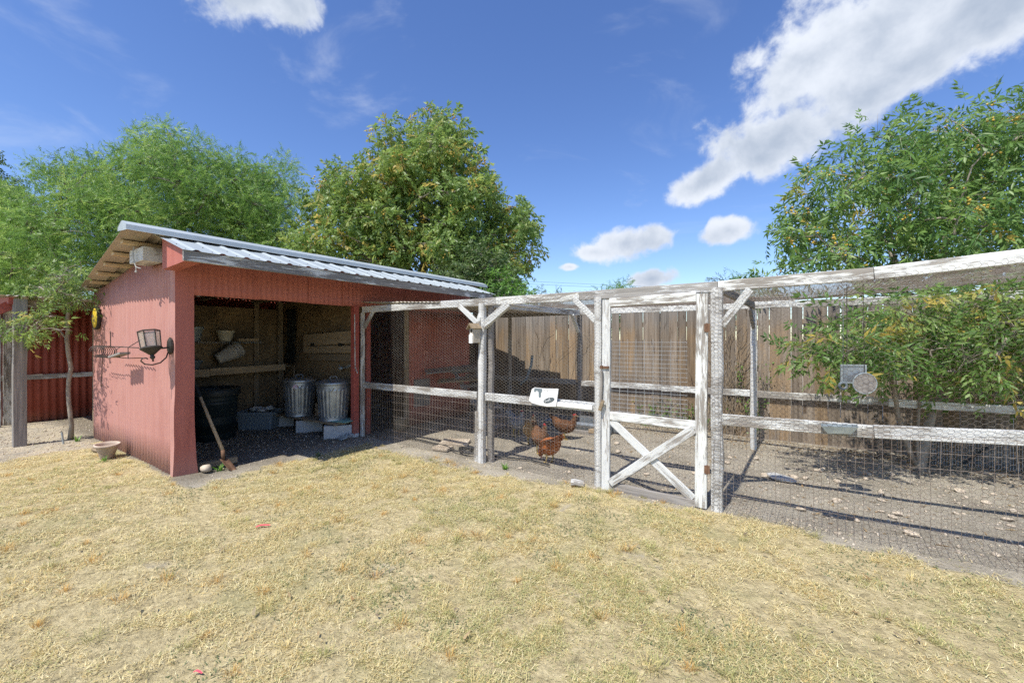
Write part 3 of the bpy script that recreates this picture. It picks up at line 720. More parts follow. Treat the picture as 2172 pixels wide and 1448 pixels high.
board('post', (.055, -.03, -.02), (.055, -.03, 1.91), .045, .05, m_white, run, up=(1, 0, 0), n=5)
board('post_splint', (2.325, -.035, -.03), (2.325, -.02, .60), .075, .03, m_white2, run, up=(1, 0, 0), n=4, wob=.006)
board('post_splint', (2.345, -.01, .5), (2.35, -.005, .80), .05, .03, m_white2, run, up=(1, 0, 0), n=2)
def brace(p0, p1, w_=.062, t_=.045, mt=m_whiteb): return board('brace', p0, p1, w_, t_, mt, run, up=(0, 0, 1) if abs(p1[2]-p0[2]) < abs(p1[0]-p0[0])+abs(p1[1]-p0[1]) else (1, 0, 0), n=2)
brace((.085, -.02, 1.68), (.30, -.02, 1.925), .055, .035)
brace((2.34, -.045, 1.70), (2.04, -.035, 1.925), .06, .04)
brace((2.44, -.04, 1.66), (2.80, -.02, 1.92), .085, .06)
brace((3.90, -.03, 1.69), (3.66, -.03, 1.925), .06, .04)
brace((5.08, -.03, 1.62), (5.30, -.03, 1.92), .065, .045)
# back frame
for x, s in ((2.53, 11), (5.12, 12), (7.9, 13)):
    post('post', x, 2.5, -.05, 1.96, .040, m_greywood if x < 3 else m_rotpost, s, sq=1)
for x0, x1, mt in ((.02, 2.48, m_greywood), (2.58, 3.9, m_white), (3.9, 5.08, m_white), (5.16, 6.5, m_white), (6.5, 8.2, m_white)):
    board('back_rail', (x0, 2.47, .755), (x1-.004, 2.47, .765), .088, .038, mt, run, n=3)
for x0, x1, mt in ((.02, 2.5, m_greywood), (2.5, 4.0, m_white2), (4.0, 5.6, m_white), (5.6, 8.2, m_white2)):
    board('back_beam', (x0, 2.48, 1.955), (x1-.004, 2.48, 1.96), .09, .04, mt, run, n=3)
board('cross_beam', (2.46, .03, 1.935), (2.53, 2.45, 1.945), .09, .038, m_white, run, n=3)
board('cross_beam', (5.06, .03, 1.95), (5.12, 2.45, 1.955), .085, .038, m_greywood, run, n=3)
board('cross_beam', (8.14, .03, 2.06), (7.92, 2.45, 1.955), .085, .038, m_greywood, run, n=3)
brace((2.53, 2.44, 1.62), (2.53, 2.20, 1.90), .06, .035, m_white)
brace((5.12, 2.45, 1.66), (5.10, 2.20, 1.90), .06, .035, m_greywood)
# tin sheets over the shed end of the run
for i, (x0, x1) in enumerate([(.02, .88), (.84, 1.70), (1.66, 2.52)]):
    z0, z1 = 2.075-.045*i, 2.075-.045*(i+1)
    V = []; F = []; n = 44; R = random.Random(60+i)
    bk = 2.72-.10*i
    for r, y in enumerate((-.03-.03*(i % 2), 1.3, bk)):
        for j in range(n+1):
            t = j/n; V.append((x0+(x1-x0)*t, y, z0+(z1-z0)*t+.008*math.sin(2*PI*t*(x1-x0)/.076)-.012*r+.004*i))
    for r in range(2):
        for j in range(n): k = r*(n+1)+j; F.append((k, k+1, k+n+2, k+n+1))
    o = mk('tin_sheet', [(V, F)], m_tin, run, smooth=True); md = o.modifiers.new('thickness', 'SOLIDIFY'); md.thickness = .0012
# netting
def hexnet(org, ux, uy, W_, H_, s=.0202, r=.00085, seed=0, wob=.006, keep=None):
    g = np.random.default_rng(seed); org = np.array(org, float); ux = np.array(ux, float); uy = np.array(uy, float); uz = np.cross(ux, uy)
    h = math.sqrt(3)*s; nc = int(W_/(1.5*s)); nr = int(H_/h)
    c, q = np.meshgrid(np.arange(nc), np.arange(nr)); c = c.ravel(); q = q.ravel()
    cx = (c+.5)*1.5*s; cy = (q+.5+.5*(c % 2))*h
    def node(dx, dy): return np.stack([cx+dx, cy+dy], 1)
    A = np.concatenate([node(-s/2, h/2), node(s/2, h/2), node(s, 0)]); B = np.concatenate([node(s/2, h/2), node(s, 0), node(s/2, -h/2)])
    rr = np.concatenate([np.full(len(c), r*1.45), np.full(2*len(c), r)])
    def warp(P):
        x, y = P[:, 0], P[:, 1]
        ju = (fbm(x*4, y*4, seed+1, 2)-.5)*s*1.1 + (vnoise(np.round(x/s*2), np.round(y/h*2), seed+3)-.5)*s*.28
        jv = (fbm(x*4+9, y*4, seed+2, 2)-.5)*s*1.1 + (vnoise(np.round(x/s*2)+50, np.round(y/h*2), seed+4)-.5)*s*.28
        oz = (fbm(x*1.5, y*1.5, seed+5, 3)-.5)*2*wob
        return org+np.outer(x+ju, ux)+np.outer(y+jv, uy)+np.outer(oz, uz)
    if keep is not None:
        k = keep((A+B)/2); A, B, rr = A[k], B[k], rr[k]
    return warp(A), warp(B), rr
def prisms(A, B, r):
    d = B-A; d /= np.linalg.norm(d, axis=1, keepdims=True)+1e-9
    ref = np.where(np.abs(d[:, 2:3]) < .8, np.array([[0, 0, 1.]]), np.array([[1., 0, 0]]))
    a = np.cross(d, ref); a /= np.linalg.norm(a, axis=1, keepdims=True); b = np.cross(d, a)
    V = []
    for P in (A, B):
        for k in range(3):
            t = 2*PI*k/3; V.append(P+(a*math.cos(t)+b*math.sin(t))*r[:, None])
    V = np.stack(V, 1).reshape(-1, 3); k = np.arange(len(A))[:, None]*6
    T = []
    for i in range(3):
        j = (i+1) % 3; T += [[i, j, 3+j], [i, 3+j, 3+i]]
    return V, (k[:, :, None]+np.array(T)[None]).reshape(-1, 3)
def grid_wire(org, ux, uy, W_, H_, du, dv, r, seed=0, wob=.004, cut=None, seg=12):
    org = np.array(org, float); ux = np.array(ux, float); uy = np.array(uy, float); uz = np.cross(ux, uy); A = []; B = []
    g = np.random.default_rng(seed)
    def line(p, q, n):
        t = np.linspace(0, 1, n+1)[:, None]; P = np.array(p)[None]*(1-t)+np.array(q)[None]*t
        jx = (fbm(P[:, 0]*5, P[:, 1]*5, seed, 2)-.5)*wob*2; jz = (fbm(P[:, 0]*2, P[:, 1]*2, seed+7, 2)-.5)*wob*4
        W = org+np.outer(P[:, 0]+jx, ux)+np.outer(P[:, 1]+jx*.6, uy)+np.outer(jz, uz)
        A.append(W[:-1]); B.append(W[1:])
    for i in range(int(W_/du)+1): line((i*du, 0), (i*du, H_), seg)
    for j in range(int(H_/dv)+1): line((0, j*dv), (W_, j*dv), max(4, int(W_/.12)))
    A = np.concatenate(A); B = np.concatenate(B); return A, B, np.full(len(A), r)
def net(name, parts, mat, parent):
    A = np.concatenate([p[0] for p in parts]); B = np.concatenate([p[1] for p in parts]); r = np.concatenate([p[2] for p in parts])
    V, T = prisms(A, B, r); return npmesh(name, V, T, mat, parent)
def lift(p):        # the netting climbs with the beam at the far end
    for P in p[:2]:
        x = P[:, 0]; P[:, 2] += np.interp(x, [5.3, 6.1, 6.85, 8.2], [0, .022, .085, .16])*np.clip(P[:, 2]/.8, 0, 1)
    return p
EX = (1, 0, 0); EZ = (0, 0, 1); EY = (0, 1, 0)
net('chicken_wire', [lift(hexnet((.06, -.052, .0), EX, EZ, 2.42, 2.0, seed=1))], m_net, run)
net('chicken_wire', [lift(hexnet((2.42, -.078, .0), EX, EZ, 1.50, 2.0, seed=2))], m_net, run)
net('chicken_wire', [lift(hexnet((5.0, -.082, .0), EX, EZ, 3.15, 1.95, seed=3))], m_net, run)
net('welded_wire', [lift(grid_wire((.06, -.060, -.02), EX, EZ, 2.42, .78, .0508, .1016, .0012, 5))], m_weld, run)
net('welded_wire', [lift(grid_wire((2.42, -.070, -.02), EX, EZ, 1.50, .78, .0508, .1016, .0012, 6))], m_weld, run)
net('welded_wire', [lift(grid_wire((5.02, -.075, -.04), EX, EZ, 3.15, .82, .0508, .1016, .0014, 7, wob=.007))], m_weld, run)
# sagging rusty wire roof over the open end
A, B, r = hexnet((2.52, -.04, 1.99), EX, EY, 5.7, 2.62, s=.026, r=.0013, seed=9, wob=.010)
for P in (A, B):
    P[:, 2] += np.interp(P[:, 0], [5.3, 6.1, 6.85, 8.2], [.0, .03, .085, .16])*np.clip(1.3-P[:, 1]*.2, .3, 1)+.012 - .02*np.sin(np.clip(P[:, 1]/2.5, 0, 1)*PI)
net('wire_roof', [(A, B, r)], m_weld, run)
# netting wrapped round the two gate posts
def wrap(x, y, r_, z1, seed):
    s = .0202; nseg = int(2*PI*r_/(1.5*s)); A, B, rr = hexnet((0, 0, 0), EX, EY, 2*PI*r_, z1, r=.0005, seed=seed, wob=.003)
    def cyl(P): a = P[:, 0]/r_+PI*.9; return np.stack([x+(r_+P[:, 2])*np.cos(a), y+(r_+P[:, 2])*np.sin(a), P[:, 1]], 1)
    return cyl(A), cyl(B), rr
net('chicken_wire', [wrap(5.045, -.024, .060, 1.9, 21), wrap(3.925, -.02, .050, 1.9, 22)], m_net, run)

# ---- gate
gate = thing('gate', (4.97, -.05, 0), 'white wooden gate with X brace and wire grid panel', 'gate')
def gb(name, p0, p1, w_, mt=m_white, y=-.06, up=(0, 0, 1), t_=.034): return board(name, (p0[0], y, p0[1]), (p1[0], y, p1[1]), w_, t_, mt, gate, up=up, n=4)
gb('stile', (4.02, -.02), (4.03, 1.895), .085, m_whiteb, up=(1, 0, 0))
gb('stile', (4.915, .0), (4.925, 1.905), .098, m_white2, up=(1, 0, 0))
gb('top_rail', (4.065, 1.868), (4.875, 1.878), .085, m_white)
gb('lock_rail', (4.065, .73), (4.868, .725), .085, m_white2, y=-.058)
gb('bottom_rail', (4.03, .01), (4.868, .0), .11, m_greywood, y=-.056)
gb('cross_brace', (4.075, .685), (4.845, .06), .078, m_whiteb, y=-.056, t_=.022)
gb('cross_brace', (4.075, .06), (4.855, .69), .080, m_whiteb, y=-.080, t_=.022)
net('wire_grid', [grid_wire((4.075, -.035, .70), EX, EZ, .72, .80, .082, .0405, .0016, 31, wob=.002)], m_weldnew, gate)
net('chicken_wire', [hexnet((4.06, -.036, .03), EX, EZ, .82, .66, seed=33)], m_net, gate)
net('welded_wire', [grid_wire((4.06, -.040, .02), EX, EZ, .82, .68, .0508, .1016, .0012, 34)], m_weld, gate)
mk('latch', [box(3.985, 4.065, -.094, -.078, 1.205, 1.228), box(3.975, 3.998, -.105, -.078, 1.20, 1.233)], m_rust, gate)
mk('handle', [boardgeo(.34, .022, .035, 3, wob=.003)], m_greywood, gate, frame((3.998, -.105, 1.18), (3.985, -.10, .84), (1, 0, 0))[0])
mk('handle_block', [xform(box(-.015, .015, -.012, .012, -.055, .055), Matrix.Translation((3.997, -.118, .835)) @ Matrix.Rotation(.35, 4, 'Y'))], m_oldlumber, gate)
for z in (.35, 1.60): mk('hinge', [box(4.945, 4.99, -.084, -.079, z-.035, z+.035), tube([(4.968, -.086, z-.04), (4.968, -.086, z+.04)], .008, 6)], m_rust, gate)

# ================================================================ tall board fence behind the run
pf = thing('privacy_fence', (4, 3.3, 0), 'tall brown vertical board fence behind the chicken run', 'fence')
x = -1.2; i = 0
R = random.Random(8)
while x < 13.0:
    bw = R.uniform(.132, .148); h = 2.05+R.uniform(-.02, .02)
    M = Matrix.Translation((x+bw/2, 3.3+R.uniform(-.005, .005), -.03)) @ Matrix.Rotation(R.uniform(-.012, .012), 4, 'Z') @ Matrix.Rotation(R.uniform(-.006, .006), 4, 'Y')
    ears = .02
    V = []
    for yy in (-.008, .008): V += [(-bw/2, yy, 0), (bw/2, yy, 0), (bw/2, yy, h-ears), (bw/2-ears, yy, h), (-bw/2+ears, yy, h), (-bw/2, yy, h-ears)]
    F = [(0, 1, 2, 3, 4, 5), (11, 10, 9, 8, 7, 6)]+[((j+1) % 6, j, 6+j, 6+(j+1) % 6) for j in range(6)]
    mk('board', [(V, F)], m_cedar, pf, M)
    x += bw+R.choice([.001, .002, .003, .004, .006, .009]); i += 1
for z in (.35, 1.05, 1.75): board('stringer', (-1.2, 3.335, z), (13, 3.335, z), .085, .038, m_lumber, pf, n=1)
for k in range(7): board('fence_post', (-1.0+k*2.3, 3.385, -.1), (-1.0+k*2.3, 3.385, 1.95), .085, .085, m_lumber, pf, up=(1, 0, 0), n=1)

# ================================================================ lean-to left of the shed
lt = thing('lean_to', (-4.6, -3, 0), 'dark red corrugated lean-to with grey wooden post beside the shed', 'lean-to')
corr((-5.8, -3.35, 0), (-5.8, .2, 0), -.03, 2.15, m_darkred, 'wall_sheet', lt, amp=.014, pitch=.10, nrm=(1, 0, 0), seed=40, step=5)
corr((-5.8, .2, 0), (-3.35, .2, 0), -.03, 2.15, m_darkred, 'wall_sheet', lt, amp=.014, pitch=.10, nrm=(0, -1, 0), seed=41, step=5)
board('post', (-3.43, -3.12, -.05), (-3.43, -3.12, 2.06), .125, .13, m_greywood, lt, up=(1, 0, 0), n=6, wob=.004)
board('post', (-3.62, -2.30, -.05), (-3.62, -2.30, 1.90), .13, .06, m_oldlumber, lt, up=(1, 0, 0), n=4)
board('beam', (-3.45, -3.05, 2.0), (-3.45, -.5, 2.02), .12, .05, m_oldlumber, lt, n=3)
board('rafter', (-5.8, -3.30, 2.12), (-3.40, -3.20, 2.03), .10, .05, m_redpost, lt, n=2)
board('rail', (-5.74, -3.42, .815), (-5.74, .1, .83), .085, .04, m_whiteb, lt, n=3)
board('board', (-5.72, -2.99, 0), (-5.72, -2.99, 2.1), .13, .03, m_white, lt, up=(0, 1, 0), n=3)
board('board', (-5.55, -3.20, 0), (-5.55, -3.20, 2.1), .22, .04, m_white, lt, up=(0, 1, 0), n=3)
board('brace', (-3.55, -3.16, 2.0), (-3.60, -3.62, 1.68), .12, .05, m_redpost, lt, n=2)
for i in range(2):
    y0 = -3.38+i*1.6
    V = []; F = []; n = 60
    for r in range(2):
        for j in range(n+1):
            t = j/n; V.append(((-5.95, -3.33)[r], y0+1.63*t, (2.22, 2.10)[r]+.010*math.sin(2*PI*t*1.63/.076)+.003*(i % 2)))
    for j in range(n): F.append((j, j+1, j+n+2, j+n+1))
    o = mk('roof_sheet', [(V, F)], m_tin, lt, smooth=True); md = o.modifiers.new('thickness', 'SOLIDIFY'); md.thickness = .0015
# ================================================================ trees
def leaf_proto(kind):
    V = []; T = []
    def leaflet(b, d, l, wd, droop, nrm=(0, 0, 1)):
        d = Vector(d).normalized(); s = d.cross(Vector(nrm)).normalized()
        m = Vector(b)+d*l*.45+Vector((0, 0, -droop*.3*l)); t = Vector(b)+d*l+Vector((0, 0, -droop*l))
        k = len(V); V.extend([tuple(b), tuple(m+s*wd/2), tuple(t), tuple(m-s*wd/2)]); T.extend([(k, k+1, k+2), (k, k+2, k+3)])
    if kind.startswith('chin'):          # pinnate leaf of drooping lance-shaped leaflets, uneven
        n = R0.choice([4, 5, 6]); wd = .050 if kind.endswith('w') else .036; cv = R0.uniform(.08, .20); sw = R0.uniform(-.08, .08)
        for i in range(n):
            t = .22+.72*i/(n-1); b = Vector((.28*t, sw*t*t, -cv*t*t)); l = .115*(1-.35*abs(t-.5))
            for s in (-1, 1):
                if R0.random() < .08: continue
                leaflet(b, (.55+R0.uniform(-.3, .35), s*R0.uniform(.5, .95), -.25+R0.uniform(-.5, .4)), l*R0.uniform(.75, 1.2), wd*R0.uniform(.7, 1.15), R0.uniform(.2, .7), (R0.uniform(-.5, .5), R0.uniform(-.5, .5), 1))
        leaflet((.27, sw*.9, -cv*.9), (1, sw*2, -.4), .10, wd, .3)
        k = len(V); V.extend([(0, -.002, 0), (0, .002, 0), (.15, .002+sw*.27, -cv*.27), (.15, -.002+sw*.27, -cv*.27), (.28, sw, -cv)]); T.extend([(k, k+1, k+2), (k, k+2, k+3), (k+3, k+2, k+4)])
    elif kind == 'mesq':        # feathery spray of narrow leaflets
        n = 8
        for i in range(n):
            t = .1+.9*i/(n-1); b = Vector((.26*t, R0.uniform(-.02, .02), -.06*t*t+R0.uniform(-.015, .015)))
            for s in (-1, 1):
                d = Vector((.6, s*R0.uniform(.3, .9), R0.uniform(-.6, .4))).normalized(); sd = Vector((-s*.2, .4, .5)).normalized()*.0085; e = b+d*R0.uniform(.05, .085)
                k = len(V); V.extend([tuple(b-sd), tuple(b+sd), tuple(e)]); T.append((k, k+1, k+2))
    else:                       # broad: single leaves on a short twig
        for i in range(6):
            t = .1+.9*i/5
            leaflet((.16*t, 0, 0), (.6, (-1)**i*.8, R0.uniform(-.3, .3)), .075, .042, .2)
    return np.array(V), np.array(T)
PROTO = {k: [leaf_proto(k) for _ in range(5)] for k in ('chin', 'chinw', 'mesq', 'broad')}
def inpoly(P, x, y):
    c = False; n = len(P)
    for i in range(n):
        x1, y1 = P[i]; x2, y2 = P[i-1]
        if (y1 > y) != (y2 > y) and x < (x2-x1)*(y-y1)/(y2-y1)+x1: c = not c
    return c
def edge_d(P, x, y):
    best = 1e9
    for i in range(len(P)):
        a = Vector(P[i]); b = Vector(P[i-1]); p = Vector((x, y)); ab = b-a; t = max(0, min(1, (p-a).dot(ab)/max(ab.length_squared, 1e-9))); best = min(best, (p-a-ab*t).length)
    return best
def crown_points(poly, D, dep, n, seed, rpx=(.4, .7), zmin=.3, gap=None):
    """clump centres spread through a rounded volume whose outline is the crown's"""
    R = random.Random(seed); xs = [p[0] for p in poly]; ys = [p[1] for p in poly]; out = []; tries = 0
    while len(out) < n and tries < n*60:
        tries += 1
        x, y = R.uniform(min(xs), max(xs)), R.uniform(min(ys), max(ys))
        if not inpoly(poly, x, y): continue
        e = edge_d(poly, x, y)/898*D
        r = rpx[0]*.75+(rpx[1]*1.1-rpx[0]*.75)*R.random()**1.3
        if e < r*.30: continue
        half = dep*min(1, math.sqrt(max(e, .05)/max(dep, .1))+.15)
        p = at(x, y, D+R.uniform(-half, half))
        if p.z < zmin: continue
        if any((p-q[0]).length < (r+q[1])*(gap or .35) for q in out): continue
        out.append((p, r))
    return out
def tree(name, label, trunk, clumps, proto, per, leafmat, bark, seed, r0=.12, scale=1., droop=.5, tint=(.5, .25), berries=None, cat='tree', group=None, twig=.004, stems=None, ymax=None):
    base = Vector(trunk[0]); t = thing(name, base, label, cat, group)
    R = random.Random(seed); g = np.random.default_rng(seed)
    nodes = [[Vector(p), i-1 if i else -1] for i, p in enumerate(trunk)]
    for st in (stems or []):
        pi = st[0]
        for p in st[1:]: nodes.append([Vector(p), pi]); pi = len(nodes)-1
    tip = []
    for c, r in sorted(clumps, key=lambda q: (q[0]-Vector(trunk[-1])).length):
        best = None
        for i, (p, _) in enumerate(nodes):
            d = (c-p).length; dz = p.z-c.z
            cost = d+max(0, dz+.05*d)*1.6+(.5 if i == 0 else 0)+(.02*d*d)
            if best is None or cost < best[0]: best = (cost, i)
        i = best[1]; p = nodes[i][0]; d = (c-p).length
        k = 3 if d > .8 else 2; pi = i
        for j in range(1, k+1):
            q = p.lerp(c, j/k)+Vector((R.gauss(0, 1), R.gauss(0, 1), R.gauss(0, .6)))*(.06*d if j < k else 0)+Vector((0, 0, .10*d*math.sin(PI*j/k)))
            nodes.append([q, pi]); pi = len(nodes)-1
        tip.append((pi, r))
    wgt = [0.]*len(nodes)
    for i, r in tip:
        while i >= 0: wgt[i] += r*r; i = nodes[i][1]
    tot = max(wgt[0], 1e-6)
    rad = [max(twig, r0*(max(w_, 1e-5)/tot)**.5) for w_ in wgt]
    kids = {}
    for i, (_, p) in enumerate(nodes): kids.setdefault(p, []).append(i)
    geo = []; done = set()
    def chain(s, parent):
        P = [nodes[parent][0]] if parent >= 0 else []; rr = [min(rad[parent], rad[s]*1.15)] if parent >= 0 else []
        i = s
        while True:
            P.append(nodes[i][0]); rr.append(rad[i]); ch = sorted(kids.get(i, []), key=lambda q: -wgt[q])
            for q in ch[1:]: todo.append((q, i))
            if not ch: break
            i = ch[0]
        if len(P) > 1:
            Q = []; q2 = []
            for j in range(len(P)-1):
                for u in ((0, .5) if rr[j] > .012 else (0,)):
                    Q.append(P[j].lerp(P[j+1], u)+(Vector((R.gauss(0, 1), R.gauss(0, 1), 0))*rr[j]*.35 if u else Vector())); q2.append(rr[j]*(1-u)+rr[j+1]*u)
            Q.append(P[-1]); q2.append(rr[-1]*.6)
            if parent < 0: q2[0] *= 1.35
            geo.append(tube(Q, q2, 7 if q2[0] > .03 else 4))
    todo = [(i, -1) for i in kids[-1]]
    while todo: s, p = todo.pop(); chain(s, p)
    # leaves on twigs inside every clump
    Pos = []; Dir = []; Tn = []; bpos = []; Nrm = []
    for c, r in clumps:
        n = max(4, int(per*(r/.5)**2)); ct = g.normal(tint[0], tint[1]*.6)
        nt = 5+int(6*r)
        for k in range(nt):
            d = Vector((R.gauss(0, 1), R.gauss(0, 1), R.gauss(.1, .8))).normalized(); e = c+d*r*R.uniform(.65, 1.0)
            geo.append(tube([c, c.lerp(e, .5)+Vector((0, 0, .05*r)), e], [twig*1.1, twig*.8, twig*.4], 3))
        v = g.normal(0, 1, (n, 3)); v /= np.linalg.norm(v, axis=1, keepdims=True); rad_ = r*g.random(n)**.45
        p = np.array(c)+v*rad_[:, None]*np.array([1, 1, .8])
        d = v*.8+g.normal(0, .55, (n, 3)); d[:, 2] -= droop*g.random(n); d[:, 2] += .15
        Nrm.append(v); Pos.append(p); Dir.append(d); Tn.append(np.clip(ct+g.normal(0, tint[1], n), 0, 1))
        if berries and R.random() < berries[0]:
            for b_ in range(berries[1]):
                bc = c+Vector((R.gauss(0, 1), R.gauss(0, 1), R.gauss(.3, .8)))*r*.36
                for q in range(R.randint(3, 7)): bpos.append(bc+Vector((R.gauss(0, 1), R.gauss(0, 1), R.gauss(0, 1)))*berries[2]*2.4)
    Pos = np.concatenate(Pos); Dir = np.concatenate(Dir); Tn = np.concatenate(Tn); Nrm = np.concatenate(Nrm)
    ok = Pos[:, 2] > .12
    if ymax is not None: ok &= Pos[:, 1] < ymax
    Pos, Dir, Tn, Nrm = Pos[ok], Dir[ok], Tn[ok], Nrm[ok]; n = len(Pos)
    X = Dir/np.linalg.norm(Dir, axis=1, keepdims=True)
    up = np.array([[0, -.35, .55]])+Nrm*.45+g.normal(0, .45, (n, 3))        # leaf faces turn to the light
    Y = np.cross(up, X); Y /= np.linalg.norm(Y, axis=1, keepdims=True)+1e-9; Z = np.cross(X, Y)
    s = scale*g.uniform(.7, 1.2, n); which = g.integers(0, len(PROTO[proto]), n); VV = []; TT = []; tw = []; k0 = 0
    for pi_, (PV, PT) in enumerate(PROTO[proto]):
        w_ = which == pi_; q = w_.sum()
        V = Pos[w_][:, None, :]+s[w_][:, None, None]*(PV[None, :, 0:1]*X[w_][:, None]+PV[None, :, 1:2]*Y[w_][:, None]+PV[None, :, 2:3]*Z[w_][:, None])
        VV.append(V.reshape(-1, 3)); TT.append((k0+np.arange(q)[:, None, None]*len(PV)+PT[None]).reshape(-1, 3)); tw.append(np.repeat(Tn[w_], len(PV))); k0 += q*len(PV)
    V = np.concatenate(VV); T = np.concatenate(TT); tw = np.concatenate(tw)
    mk('trunk', geo, bark, t, smooth=True)
    npmesh('crown', V, T, leafmat, t, {'tint': ('FLOAT', tw)})
    if bpos:
        r = berries[2]; B = np.array(bpos); O = np.array([(1, 0, 0), (-1, 0, 0), (0, 1, 0), (0, -1, 0), (0, 0, 1), (0, 0, -1)])*r
        # subdivided octahedra
        f = [(0, 2, 4), (2, 1, 4), (1, 3, 4), (3, 0, 4), (2, 0, 5), (1, 2, 5), (3, 1, 5), (0, 3, 5)]
        ov = [tuple(v) for v in O]; nf = []
        for a, b, c in f:
            k = len(ov)
            for p_, q_ in ((a, b), (b, c), (c, a)): mm = (np.array(ov[p_])+np.array(ov[q_])); ov.append(tuple(mm/np.linalg.norm(mm)*r))
            nf += [(a, k, k+2), (k, b, k+1), (k+2, k+1, c), (k, k+1, k+2)]
        ov = np.array(ov); nf = np.array(nf)
        o = npmesh('berries', (B[:, None]+ov[None]).reshape(-1, 3), (np.arange(len(B))[:, None, None]*len(ov)+nf[None]).reshape(-1, 3), berries[3], t, None, True); o['kind'] = 'stuff'
    print(name, 'leaf tris', len(T), 'berries', len(bpos))
    return t
def tr(px, pts): return [at(x, y, D) for x, y, D in pts]
def gr(px, D): p = at(px, 719, D); p.z = 0; return p
# feathery trees behind the shed
G1 = 'feathery green trees behind the shed'
P1 = [(215, 470), (210, 350), (260, 335), (285, 275), (330, 262), (395, 272), (425, 305), (470, 325), (480, 400), (500, 480), (480, 560), (330, 600), (225, 600)]
b = gr(388, 14)
tree('mesquite_tree', 'tallest feathery green tree rising behind the left end of the shed roof', [b, at(386, 560, 14), at(384, 470, 14), at(378, 400, 14), at(370, 330, 14)],
     crown_points(P1, 14, 2.0, 95, 1, (.42, .8), gap=.52), 'mesq', 105, LF_MESQ, m_bark, 1, .16, 1.2, .2, (.48, .26), group=G1)
P2 = [(455, 480), (470, 345), (500, 320), (545, 325), (570, 360), (600, 325), (622, 325), (618, 380), (635, 430), (640, 520), (600, 590), (480, 590)]
b = gr(560, 14.5)
tree('mesquite_tree', 'feathery green tree behind the middle of the shed roof beside the berry tree', [b, at(560, 560, 14.5), at(550, 470, 14.5), at(545, 400, 14.5)],
     crown_points(P2, 14.5, 1.6, 62, 2, (.40, .75), gap=.52), 'mesq', 105, LF_MESQ, m_bark, 2, .12, 1.2, .2, (.52, .26), group=G1)
P3 = [(-160, 640), (-150, 430), (-60, 395), (40, 395), (85, 365), (130, 345), (215, 345), (235, 450), (260, 560), (240, 650), (60, 660)]
b = gr(120, 13)
tree('mesquite_tree', 'wide feathery green tree behind the lean-to at the far left', [b, at(120, 600, 13), at(110, 500, 13), at(130, 430, 13)],
     crown_points(P3, 13, 2.0, 110, 3, (.42, .8), gap=.52), 'mesq', 105, LF_MESQ, m_bark, 3, .15, 1.2, .2, (.55, .26), group=G1)
P4 = [(-170, 600), (-150, 350), (-60, 300), (0, 345), (30, 360), (48, 410), (40, 470), (60, 560), (20, 620)]
b = gr(-40, 18)
tree('shade_tree', 'dark leafy tree at the left edge behind the feathery trees', [b, at(-40, 560, 18), at(-45, 450, 18)],
     crown_points(P4, 18, 2.0, 70, 4, (.5, .9)), 'broad', 45, LF_DARK, m_bark, 4, .2, 1.7, .4, (.5, .2))
# berry tree in the middle
PC = [(815, 275), (855, 250), (890, 245), (920, 222), (960, 245), (995, 275), (1035, 330), (1062, 385), (1068, 425), (1100, 430), (1132, 455), (1128, 490), (1085, 510), (1128, 540), (1130, 560), (1100, 570), (1100, 620), (1000, 610), (900, 605), (700, 600), (605, 575), (600, 520), (640, 455), (665, 375), (700, 370), (735, 335), (760, 335), (790, 350), (815, 315)]
b = gr(900, 13)
tree('berry_tree', 'tall rounded tree with yellow berry clusters behind the shed', [b, at(905, 620, 13), at(900, 560, 13), at(896, 470, 13), at(897, 380, 13), at(905, 310, 13)],
     crown_points(PC, 13, 2.0, 230, 5, (.28, .58), gap=.46), 'chinw', 58, LF_CHIN, m_barkp, 5, .19, 1.1, .6, (.50, .23), (.60, 3, .026, m_berryd), stems=[[1, at(940, 560, 12.6), at(965, 480, 12.4)], [1, at(860, 560, 13.3), at(830, 480, 13.4)]])
P = [(930, 590), (945, 545), (1000, 520), (1050, 540), (1085, 575), (1100, 640), (930, 640)]
tree('bush_tree', 'dark green bushy tree just behind the right end of the shed roof', [gr(1010, 11), at(1010, 640, 11), at(1010, 590, 11)], crown_points(P, 11, 1.1, 40, 6, (.3, .5)), 'chin', 80, LF_DARK, m_bark, 6, .08, 1., .6, (.6, .2))
P = [(1025, 640), (1035, 600), (1060, 570), (1085, 580), (1108, 605), (1118, 650), (1030, 660)]
tree('bush_tree', 'bright green leafy bush peeking out past the shed roof corner', [gr(1072, 10.2), at(1072, 680, 10.2), at(1070, 630, 10.2)], crown_points(P, 10.2, .6, 22, 7, (.22, .36)), 'chin', 75, LF_BRIGHT, m_bark, 7, .05, .8, .6, (.5, .2))
# berry trees on the right: one growing in the run, one taller behind the board fence
PB = [(1632, 500), (1640, 440), (1690, 415), (1705, 350), (1790, 318), (1850, 272), (1950, 250), (2010, 215), (2110, 198), (2172, 228), (2300, 230), (2420, 300), (2420, 600), (2100, 615), (1900, 625), (1640, 615), (1622, 545)]
b = gr(1990, 6.6)
st = [[1, at(1900, 560, 6.4), at(1885, 440, 6.3), at(1868, 370, 6.2)], [1, at(2005, 520, 6.7), at(2005, 400, 6.7), at(2010, 300, 6.7)], [1, at(2060, 560, 6.9), at(2110, 440, 7.1), at(2140, 330, 7.1)], [1, at(1850, 600, 6.3), at(1760, 530, 6.2), at(1720, 480, 6.1)]]
tree('chinaberry_tree', 'tall tree with yellow berries leaning over the fence at the right', [b, at(1985, 640, 6.6)],
     crown_points(PB, 6.6, 1.2, 185, 8, (.22, .42), gap=.40), 'chin', 56, LF_RIGHT, m_barkp, 8, .085, .95, .5, (.42, .22), (.40, 2, .015, m_berry), stems=st, twig=.003)
